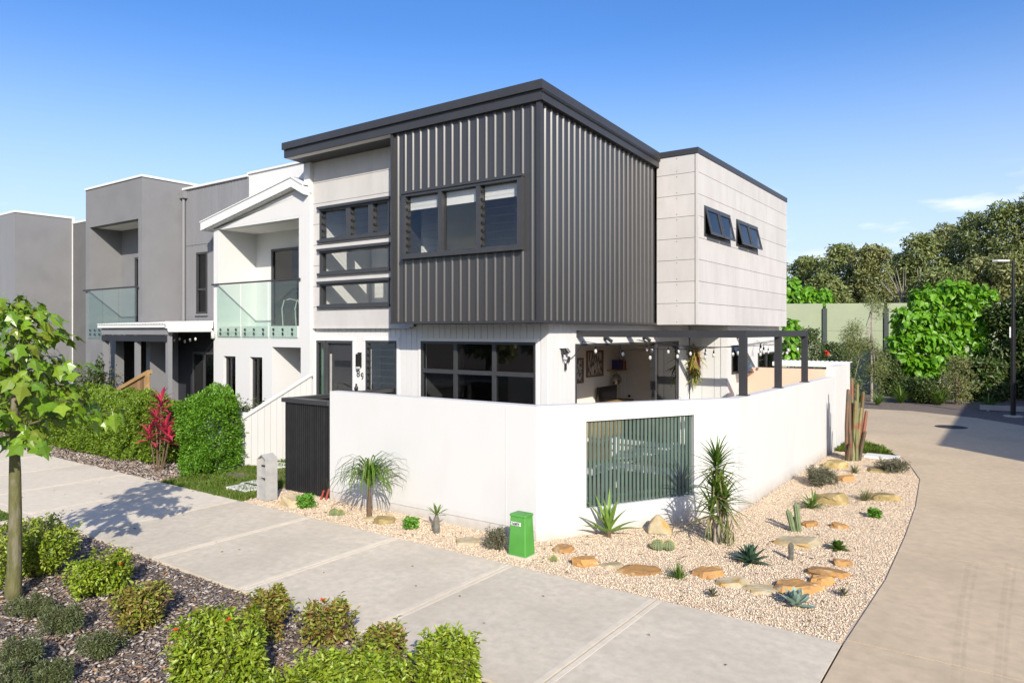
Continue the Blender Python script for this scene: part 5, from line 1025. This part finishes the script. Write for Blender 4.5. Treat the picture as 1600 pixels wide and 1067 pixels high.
for i, (lab, x0, x1, yt, yb, mi) in enumerate((
    ('flat tan rock nearest the green pillar in the stone edging', 860, 894, 844, 863, 0), ('orange slanted edging rock second from the green pillar', 892, 932, 859, 885, 0), ('half buried pale edging rock between two orange ones', 938, 972, 870, 886, 1),
    ('long orange edging rock left of the grass tuft', 969, 1036, 876, 896, 0), ('orange wedge edging rock right of the grass tuft', 1081, 1127, 875, 901, 0), ('pale cream edging rock right of the orange wedge', 1118, 1166, 893, 916, 1), ('long tan edging rock left of the big square orange slab', 1161, 1214, 903, 925, 1),
    ('big square orange slab in the edging above the blue agave', 1206, 1276, 893, 925, 0), ('rounded tan rock right of the big square orange slab', 1266, 1298, 889, 915, 0), ('long orange ledge rock at the right end of the edging', 1264, 1324, 874, 900, 0), ('topmost tan rock at the right end of the edging', 1302, 1330, 866, 884, 0),
    ('large pale flat rock at the foot of the twin column cactus', 1210, 1277, 826, 853, 1), ('rusty rock just right of the twin column cactus', 1253, 1276, 808, 823, 0), ('small rusty rock in the middle of the gravel', 1297, 1324, 811, 826, 0),
    ('large olive and gold boulder in the upper bed', 1271, 1324, 761, 790, 2), ('brown flat boulder at the right side of the upper bed', 1358, 1404, 762, 782, 2), ('flat gold rock behind the grey shrub', 1306, 1334, 738, 752, 0), ('pale squat rock at the foot of the red stick cactus', 1289, 1322, 716, 733, 2), ('brown rock by the lawn patch edge', 1355, 1396, 727, 738, 2),
    ('squat pale boulder between the letterbox and the low green succulent', 438, 478, 769, 793, 1), ('small tan rock under the drooping ponytail palm', 566, 584, 803, 812, 1), ('olive rock right of the ponytail palm', 580, 616, 800, 818, 2), ('buried brown rock between the pachypodium and the pillar', 707, 750, 832, 850, 1))):
    rock(lab, x0, x1, yt, yb, mi, 11+i*7, rot=U(-.3, .3), flat=U(.4, .6), dp=U(.85, 1.15))
GP = 'plants of the cactus bed'
def bedplant(name, label, px, py, cat='plant', group=None):
    c = G(px, py); return thing(name, label, cat, (c.x, c.y, -.02), group), px2m(c)
t, s = bedplant('aloe', 'large green aloe with arching leaves against the splayed wall', 951, 838)
for k, (az, el, L) in enumerate(((YAW+0.15, .55, .48), (YAW+3.0, .60, .50), (YAW+.9, 1.05, .52), (YAW+2.2, 1.1, .55), (YAW+1.4, 1.35, .60), (YAW-1.2, 1.2, .50), (YAW-.35, .30, .46), (YAW+3.5, .35, .45), (YAW-2.0, .9, .46), (YAW+4.2, 1.25, .52), (YAW-.8, .95, .50), (YAW+2.7, .95, .5))): strap(t, (U(-.01, .01), U(-.01, .01), .06+.006*k), az, el, L, .075, U(.25, .8) if el < 1 else .2, 'lf_aloe', .022, bs=.9, peak=.08)
MB().tube([(0, 0, -.02), (0, 0, .12)], [.03, .035], 8).build('stem', 'stem_brown', t).location = (0, 0, 0)
def rosette(t, n, L, W, m, e0, e1, bend, thick, peak=.4, bs=.55, z=.02):
    for k in range(n):
        f = k/(n-1); strap(t, (0, 0, z+.02*f), k*2.39996+U(-.1, .1), e0+(e1-e0)*f+U(-.06, .06), L*(1-.25*f)*U(.92, 1.08), W, bend*(1-f*.6), m, thick, bs=bs, peak=peak)
t, s = bedplant('agave', 'dark green spiky agave rosette right of the dracaena', 1172, 878); rosette(t, 38, .27, .062, 'lf_agave', .12, 1.45, .15, .018)
t, s = bedplant('blue_agave', 'blue grey agave with broad leaves in front of the orange slab', 1243, 945); rosette(t, 17, .20, .085, 'lf_agave_blue', .1, 1.35, -.15, .016, peak=.55, bs=.5)
t, s = bedplant('small_agave', 'tiny grey agave left of the blue one', 1113, 931, group=None); rosette(t, 18, .10, .022, 'lf_grey', .35, 1.4, -.1, .006)
t, s = bedplant('small_agave', 'tiny grey agave near the lane edge', 1318, 930); rosette(t, 18, .10, .020, 'lf_grey', .35, 1.4, -.1, .006)
def tuft(name, label, px, py, n, L, W, m, e0=.5, e1=1.5, bend=1.0, cat='plant'):
    t, s = bedplant(name, label, px, py, cat); sp = [((U(-.03, .03), U(-.03, .03), 0), U(0, 6.28), U(e0, e1), round(L*U(.6, 1.1), 2), W, round(bend*U(.5, 1.4), 1)) for _ in range(n)]
    joined_straps('blades', t, sp, m); return t
tuft('grass_tuft', 'spiky green grass tuft in front of the long orange edging rock', 1060, 902, 70, .20, .010, 'lf_strap', .3, 1.5, .6)
tuft('grass_tuft', 'broad leaved green tuft left of the olive boulder', 1268, 793, 40, .36, .028, 'lf_strap', .4, 1.4, 1.4)
tuft('grass_tuft', 'pale spiky tuft left of the brown flat boulder', 1354, 781, 60, .26, .014, 'lf_strap_dry', .25, 1.3, .5)
tuft('grass_tuft', 'small pale tuft between the grey shrub and the lawn', 1335, 738, 45, .24, .014, 'lf_strap_dry', .3, 1.4, .6)
t, s = bedplant('succulent', 'leafy dark green succulent rosette near the lane side of the bed', 1309, 858); rosette(t, 26, .15, .055, 'lf_strap', .15, 1.3, .5, .006, peak=.6)
for k, (lab, px, py, r, n, L) in enumerate((('small bright green succulent close to the lane edge', 1367, 807, .09, 420, .045), ('small bright green succulent at the foot of the front wall', 642, 824, .10, 420, .05), ('low green succulent beside the squat pale boulder', 478, 792, .15, 600, .06))):
    c = G(px, py); shrub('succulent', lab, px-r/px2m(c), px+r/px2m(c), py-r*1.25/px2m(c), py+2, 'lf_succulent', cat='plant', n=n, L=L, W=.022, stems=4)
shrub('grey_shrub', 'woody grey green shrub against the lane wall', 1250, 1310, 728, 760, 'lf_grey', n=2200, L=.06, W=.010, stems=26)
shrub('grey_shrub', 'grey green shrub at the lane edge next to the lawn patch', 1370, 1422, 716, 738, 'lf_grey', n=1500, L=.06, W=.012, stems=16)
shrub('grey_shrub', 'grey green shrub tucked behind the green pillar', 756, 798, 822, 862, 'lf_grey', n=1500, L=.035, W=.012, stems=20)
# dracaena clump
t, s = bedplant('dracaena', 'multi-stemmed dracaena with drooping strap leaves at the wall bend', 1125, 846)
for k, (dx, dz, z, n) in enumerate(((-2, .1, 1.02, 84), (-8, -.08, .70, 64), (5, .0, .55, 50), (20, .3, .55, 10), (-16, -.1, .46, 30))):
    b = rv*dx*.5*s; e = rv*dx*s+fv*dz+Vector((0, 0, z)); MB().tube([b, b.lerp(e, .55)+rv*.02, e], [.024, .02, .018], 7).build('cane', 'bark_pale', t).location = (0, 0, 0)
    for j in range(n):
        f = j/n; strap(t, tuple(e+Vector((0, 0, -.10+.14*f))), j*2.4+U(-.2, .2), -.5+1.9*f, U(.34, .52), .034, U(.5, 1.2), 'lf_strap' if f > .3 else 'lf_strap_dry', bs=.8, peak=.1)
joined_straps('dead_leaves', t, [((U(-.15, .15), U(-.12, .12), U(.05, .35)), U(0, 6.28), -1.2, .3, .016, .3) for _ in range(60)], 'lf_strap_dry')
# ponytail palm
t, s = bedplant('ponytail_palm', 'ponytail palm with long drooping thin leaves against the front wall', 577, 808)
MB().tube([(0, 0, -.02), (0, 0, .08), (0, 0, .35), (0, 0, .58)], [.05, .04, .022, .018], 8).build('stem', 'stem_brown', t).location = (0, 0, 0)
joined_straps('leaves', t, [((0, 0, U(.44, .60)), U(0, 6.28), U(.7, 1.45), round(U(.6, 1.0), 1), .022, round(U(3.6, 4.6), 1)) for _ in range(130)], 'lf_strap')
# pachypodium
t, s = bedplant('pachypodium', 'stumpy grey pachypodium with a tuft of green leaves', 682, 831); MB().tube([(0, 0, -.02), (0, 0, .08), (0, 0, .2), (0, 0, .26)], [.045, .05, .042, .02], 9).build('stem', 'cactus_grey', t).location = (0, 0, 0)
for j in range(11): strap(t, (0, 0, .25), j*2.4, .25+.1*j, .19, .034, .3, 'lf_strap', bs=.4, peak=.6)
# cacti
def column(parent, base, top, r, m, ribs=9, name='column'):
    mb = MB(); base, top = Vector(base), Vector(top); n = ribs*2; rows = 7
    for i in range(rows+1):
        t_ = i/rows; c = base.lerp(top, t_); rr_ = r*(1 if t_ < .85 else math.sqrt(max(0, 1-((t_-.85)/.15)**2))*.98+.02)*(.92+.08*t_)
        for j in range(n): a = 2*math.pi*j/n; q = rr_*(1 if j % 2 else .80); mb.v.append((c.x+q*math.cos(a), c.y+q*math.sin(a), c.z))
    for i in range(rows):
        for j in range(n): a0 = i*n+j; a1 = i*n+(j+1) % n; mb.f.append((a0, a1, a1+n, a0+n))
    mb.f.append(tuple(rows*n+j for j in range(n))); o = mb.build(name, m, parent); o.location = (0, 0, 0); return o
t, s = bedplant('column_cactus', 'pair of tall pale column cacti rising behind the flat rock', 1243, 829, 'cactus'); column(t, rv*-.03, tuple(rv*-.11+Vector((0, 0, .33))), .042, 'cactus_green'); column(t, rv*.05, tuple(rv*.0+Vector((0, 0, .43))), .042, 'cactus_green'); column(t, rv*.015+fv*.03, tuple(rv*.0+fv*.04+Vector((0, 0, .22))), .03, 'cactus_green')
t, s = bedplant('stub_cactus', 'short grey brown stub cactus in front of the pale flat rock', 1236, 873, 'cactus'); column(t, (0, 0, 0), (0, 0, .23), .034, 'cactus_grey', 12)
def barrel(parent, c, r):
    mb = MB(); n = 28
    for i in range(9):
        ph = -1.0+2.5*i/8
        for j in range(n): a = 2*math.pi*j/n; q = r*math.cos(ph)*(1 if j % 2 else .84); mb.v.append((c[0]+q*math.cos(a), c[1]+q*math.sin(a), c[2]+r*.9*math.sin(ph)))
    for i in range(8):
        for j in range(n): a0 = i*n+j; a1 = i*n+(j+1) % n; mb.f.append((a0, a1, a1+n, a0+n))
    o = mb.build('barrel', 'cactus_green', parent); o.location = (0, 0, 0); sp = MB()
    for j in range(14):
        a = 2*math.pi*(j+.5)/14
        for i in range(7):
            ph = -.1+1.5*i/6; b = Vector((c[0]+r*math.cos(ph)*math.cos(a), c[1]+r*math.cos(ph)*math.sin(a), c[2]+r*.9*math.sin(ph))); d = (b-Vector(c)).normalized()
            for _ in range(3): e = (d+Vector((U(-.7, .7), U(-.7, .7), U(-.3, .7)))).normalized()*.022; sp.prism([b+Vector((.001, 0, 0)), b+Vector((-.001, .001, 0)), b+e], (0, 0, .0015))
    sp.build('spines', 'spine_yellow', parent).location = (0, 0, 0)
t, s = bedplant('barrel_cactus', 'pair of yellow spined barrel cacti in front of the pointed rock', 1036, 857, 'cactus'); barrel(t, tuple(rv*-.07+Vector((0, 0, .06))), .085); barrel(t, tuple(rv*.07-fv*.01+Vector((0, 0, .055))), .08)
t, s = bedplant('barrel_cactus', 'single tiny barrel cactus near the green pillar', 865, 875, 'cactus'); barrel(t, (0, 0, .03), .045)
t, s = bedplant('barrel_cactus', 'low round cactus left of the ponytail palm', 526, 803, 'cactus'); barrel(t, tuple(rv*-.04+Vector((0, 0, .035))), .08); barrel(t, tuple(rv*.06+Vector((0, 0, .03))), .065)
t, s = bedplant('stick_cactus', 'tall clump of red and olive stick cacti beside the lane wall', 1335, 719, 'cactus')
for k, (b, e, z, m_) in enumerate(((-9, -10, 1.55, 'stick_dark'), (-4, -7, 1.45, 'stick_dark'), (-2, -2, 1.78, 'stick_red'), (2, 4, 1.66, 'stick_olive'), (5, 12, 1.5, 'stick_red'), (0, 9, 1.15, 'stick_olive'), (7, 20, 1.08, 'stick_red'), (-10, -8, .4, 'stick_red'), (-3, 3, .95, 'stick_olive'), (8, 14, .65, 'stick_dark'), (3, -1, 1.3, 'stick_olive'))):
    p0 = rv*b*s+fv*U(-.08, .08); p1 = rv*e*s+fv*U(-.1, .1)+Vector((0, 0, z)); pm = p0.lerp(p1, .5)+rv*U(-.03, .03); MB().tube([p0, pm, p1, p1+Vector((0, 0, .02))], [.045, .042, .036, .015], 6).build('stick', m_, t).location = (0, 0, 0)
t, s = bedplant('red_sticks', 'pair of stubby red stems at the foot of the black gate', 508, 779); [MB().tube([rv*d_*s, rv*(d_+5)*s+Vector((0, 0, .16+.03*i))], [.02, .016], 7).build('stem', 'terracotta_red', t).__setattr__('location', (0, 0, 0)) for i, d_ in enumerate((-7, 1))]
t = thing('staghorn_fern', 'yellow green staghorn style plant hung on the boarded wall', 'plant', (-6.55, 16.95, 2.05)); MB().box(-.12, .12, .0, .08, -.35, .35).build('mount', 'timber', t).location = (0, 0, 0)
for j in range(54): strap(t, (U(-.06, .06), 0, .42-.85*j/54), -math.pi/2+U(-1.3, 1.3), U(-.9, .6), U(.28, .5), .05, U(.4, 1.1), 'lf_bromeliad', bs=.6, peak=.3)
# ---- back planting before the barrier
def tree(name, label, base, blobs, n, L, W, m, trunk_r, trunk_h, group, bark='bark', limbs=7, lean=0., cat='tree', shell=.35):
    t = thing(name, label, cat, tuple(base), group); P, D, O = crown_pts(blobs, n, shell); leaf_obj('crown', P, D, L*(.6+.7*rng.random(n)), W*(.6+.7*rng.random(n)), m, t, O=O); mb = MB()
    top = Vector((lean, 0, trunk_h)); mb.tube([(0, 0, -.1), (lean*.3, 0, trunk_h*.4), top], [trunk_r*1.25, trunk_r, trunk_r*.6], 8)
    for k in range(limbs):
        b = blobs[k % len(blobs)]; q = Vector(b[:3]); st = Vector((lean*.6, 0, trunk_h*U(.5, .95))); mb.tube([st, st.lerp(q, .5)+Vector((U(-.2, .2), U(-.2, .2), .1)), q], [trunk_r*.5, trunk_r*.3, trunk_r*.1], 5)
    mb.build('trunk', bark, t).location = (0, 0, 0); return t
def crown_blobs(w, h0, h1, k, sq=1.):
    out = []
    for i in range(k):
        f = i/max(1, k-1); z = h0+(h1-h0)*f; env = math.sin(math.pi*(.18+.68*f))*w; a = i*2.4+U(-.5, .5); r = U(.2, .62)*env; rr_ = U(.30, .46)*w*(1-.25*f); out.append((r*math.cos(a), r*math.sin(a)*sq, min(z, h1-rr_*.7), rr_, rr_, rr_*.72))
    return out
GT = 'native trees beyond the noise barrier'
gums = [(1205, 405, 105, 58, 'pale olive tree whose crown meets the house corner'), (1262, 402, 92, 54, 'round olive tree just right of the house'), (1312, 382, 100, 50, 'tall dense tree in the left half of the tree line'), (1360, 384, 92, 47, 'broad tree above the left end of the barrier'), (1408, 398, 72, 60, 'small far tree in the gap of the tree line'), (1440, 366, 105, 49, 'dark tree right of the gap with bare branches'), (1488, 350, 108, 51, 'olive tree in the right half of the tree line'), (1530, 332, 112, 47, 'high crowned tree left of the lamp head'), (1578, 316, 108, 45, 'tallest dark crown at the right edge'), (1628, 300, 128, 44, 'tree cut by the right edge of the view'), (1286, 430, 82, 43, 'low light tree behind the first barrier post'), (1470, 420, 112, 42, 'mid height tree behind the bright big leaved one'), (1560, 398, 122, 41, 'spreading tree behind the street lamp'), (1640, 390, 112, 40, 'lower tree cut by the right edge behind the lamp')]
for i, (px, yt, wpx, d, lab) in enumerate(gums):
    b = CS((px-800)/FPX*d, d); h = CAMH+(HY-yt)/FPX*d; w = wpx/FPX*d*.56
    tree('gum_tree', lab, b, crown_blobs(w, 2.2, h, 30), 11000, .25, .11, 'lf_gum' if i % 3 else 'lf_gum_olive', .18, h*.72, GT, limbs=12, shell=.45)
bt = CS((1425-800)/FPX*44, 44); t = thing('bare_tree', 'leafless grey branches in the dark gap above the barrier', 'tree', tuple(bt)); mb = MB()
for k in range(16): a = U(-1.1, 1.1); mb.tube([(0, 0, 2), rv*math.sin(a)*1.1+fv*U(-.5, .5)+Vector((0, 0, 4.6)), rv*math.sin(a)*2.1+fv*U(-1, 1)+Vector((0, 0, 4.9+2.0*math.cos(a)))], [.07, .04, .012], 5)
mb.tube([(0, 0, -.1), (0, 0, 2.1)], [.14, .1], 7); mb.build('branches', 'bark_pale', t).location = (0, 0, 0)
# big-leaved bright tree: leaves as parts
big_me = []
for i in range(5):
    mb = MB(); c = U(.1, .35); dr_ = U(.35, .7); prof = [(0, 0), (.08, .30), (.30, .42), (.62, .30), (1.0, 0)]; zz = lambda x, y: -dr_*x*x-c*abs(y)
    for s_ in (1, -1):
        b = len(mb.v); pts = [(0, 0), (.35, 0), (.68, 0)]+[(x, y*s_) for x, y in prof[1:]]; mb.v += [(x, y, zz(x, y)) for x, y in pts]; mb.f += [tuple(b+j for j in q) for q in ((0, 1, 4, 3), (1, 2, 5, 4), (2, 6, 5))]
    big_me.append(mb.mesh('leaf', 'lf_big', fix=False))
def big_tree(label, base, blobs, n_part, n_rest, s0, s1, trunk_h, trunks):
    t = thing('big_leaved_tree', label, 'tree', tuple(base), 'bright big-leaved trees by the barrier'); P, D, O = crown_pts(blobs, n_part, .75)
    f = np.array([-VV[0], -VV[1], .25])
    C = np.array([b[:3] for b in blobs])
    for i in range(n_part):
        p = P[i]; j = np.argmin(((C-p)**2).sum(1)); d = p-C[j]
        if d @ f < 0: d = d-2*(d @ f)*f/(f @ f); p = C[j]+d
        put_leaf(t, big_me[i % 5], tuple(p), math.atan2(d[1], d[0])+U(-.6, .6), U(.3, 1.15), U(s0, s1))
    P, D, O = crown_pts(blobs, n_rest, .3); D[:, 2] -= .5; o = leaf_obj('inner_leaves', P, nrm(D), s1*.9, s1*.62, 'lf_big', t, droop=.3, O=O); o['kind'] = 'stuff'; mb = MB()
    for (dx, dz) in trunks: mb.tube([rv*dx*.2, rv*dx*.6+Vector((0, 0, trunk_h*.5)), rv*dx+fv*dz+Vector((0, 0, trunk_h))], [.08, .06, .04], 6)
    for b in blobs: mb.tube([Vector((0, 0, trunk_h*.7)), Vector(b[:3])], [.04, .02], 5)
    mb.build('trunk', 'bark_pale', t).location = (0, 0, 0)
def cb_(pxc, pyc, wpx, hpx, d, base): c = CS((pxc-800)/FPX*d, d)-base; s = d/FPX; return (c.x, c.y, CAMH+(HY-pyc)*s, wpx*s/2, wpx*s/2*.8, hpx*s/2)
d = 31; b = CS((1470-800)/FPX*d, d)
big_tree('large bright green big-leaved tree standing before the barrier', b, [cb_(1420, 498, 44, 36, d, b), cb_(1448, 466, 44, 30, d, b), cb_(1490, 456, 50, 28, d, b), cb_(1530, 464, 40, 30, d, b), cb_(1505, 484, 44, 30, d, b), cb_(1540, 500, 30, 36, d, b), cb_(1462, 498, 46, 34, d, b), cb_(1440, 530, 46, 34, d, b), cb_(1408, 540, 30, 44, d, b), cb_(1465, 556, 34, 40, d, b), cb_(1426, 566, 30, 34, d, b), cb_(1528, 538, 28, 44, d, b), cb_(1500, 514, 34, 30, d, b), cb_(1480, 540, 40, 36, d, b), cb_(1445, 580, 36, 34, d, b), cb_(1500, 570, 34, 34, d, b)], 300, 3000, .24, .38, 2.6, ((-.5, 0), (.2, .1), (.9, .2)))
d = 39.5; b = CS((1262-800)/FPX*d, d); big_tree('bright big-leaved tree peeping over the barrier by the house', b, [cb_(1235, 455, 34, 40, d, b), cb_(1262, 465, 40, 28, d, b), cb_(1288, 466, 26, 24, d, b)], 110, 420, .26, .40, 3.6, ((-.4, 0), (.3, 0)))
d = 27; b = CS((1236-800)/FPX*d, d); big_tree('narrow big-leaved plant close behind the white shed', b, [cb_(1237, 515, 20, 30, d, b), cb_(1236, 545, 22, 32, d, b)], 50, 120, .22, .34, 2.4, ((0, 0),))
GU = 'bushes in front of the noise barrier'
def bush(label, px, yt, yb, wpx, d, m, n, L=.11, W=.05, flowers=0):
    b = CS((px-800)/FPX*d, d); s = d/FPX; h = CAMH+(HY-yt)*s; w = wpx*s*.5
    return tree('bush', label, b, crown_blobs(w*1.25, .2, h, 26), n, L, W, m, .05, h*.6, GU, limbs=9, cat='bush', shell=.3)
bush('olive bush behind the shed roof', 1262, 512, 600, 72, 30, 'lf_understorey', 5000); bush('dark bush right of the shed roof', 1310, 535, 610, 72, 32, 'lf_understorey', 5000)
bush('dark leafy bush under the bright tree, right side', 1535, 560, 640, 90, 29, 'lf_understorey', 6500, .16, .09); bush('tall glossy bush behind the street lamp', 1585, 470, 640, 110, 30, 'lf_understorey', 9000, .16, .09); bush('shaded bush cut by the right edge', 1640, 440, 640, 120, 29, 'lf_understorey', 7000, .16, .09)
bush('sparse reddish bush under the bright tree', 1495, 555, 640, 58, 27.5, 'lf_gum_olive', 2600, .10, .03); bush('low dark bush left of the reddish one', 1440, 590, 642, 70, 28, 'lf_understorey', 4500); bush('dark bush at the foot of the second barrier post', 1392, 560, 630, 50, 31, 'lf_understorey', 3500)
fb = CS((1291-800)/FPX*29.2, 29.2, CAMH-(552-HY)/FPX*29.2); fl_ = MB()
for j in range(16): v_ = Vector((U(-1, 1), U(-1, 1), U(-1, 1))).normalized()*.14; fl_.prism([v_*.2+Vector((.03, 0, 0)), v_*.2+Vector((-.03, .02, 0)), v_], (.015, .015, .015))
o = fl_.build('bush_flower', 'flower_red', bpy.data.objects['bush'], loc=fb)
# wispy tree
d = 28.5; b = CS((1362-800)/FPX*d, d); blobs = [cb_(1352+U(-26, 26), U(475, 615), U(22, 40), U(26, 44), d, b) for _ in range(16)]+[cb_(1358, 470, 22, 24, d, b)]
tree('wispy_tree', 'thin fine-leaved tree with a pale stem left of the bright tree', b, blobs, 6500, .10, .022, 'lf_gum', .045, 4.0, None, 'bark_pale', 14, shell=.1)
for lab, px, py, n, L in (('large bright strappy clump at the lane bend', 1408, 629, 90, .95), ('strappy clump below the bright tree', 1468, 632, 80, .85), ('small strappy clump beside the pale stem', 1372, 632, 50, .6), ('strappy clump left of the small post', 1345, 628, 40, .6), ('dark strappy clump in the shade by the lamp', 1545, 640, 70, .7)):
    tuft('strappy_clump', lab, px, py, n, L, .035, 'lf_strap', .6, 1.5, 1.2)
# ---- trees across the street, seen only as reflections in the windows
for i, (x, where) in enumerate(((-34, 'farthest left of the row'), (-27, 'second from the left of the row'), (-20.5, 'third from the left of the row'), (-14, 'in the middle of the row'), (-8, 'third from the right of the row'), (-1.5, 'straight behind the viewer'), (5, 'farthest right of the row'))):
    h = U(6.5, 8.5); tree('street_tree', 'leafy tree across the street mirrored in the windows, '+where, (x, -22+U(-2, 2), -.2), crown_blobs(3.4, 1.6, h, 13), 2200, .7, .4, 'lf_gum', .16, h*.7, 'trees across the street', limbs=6)
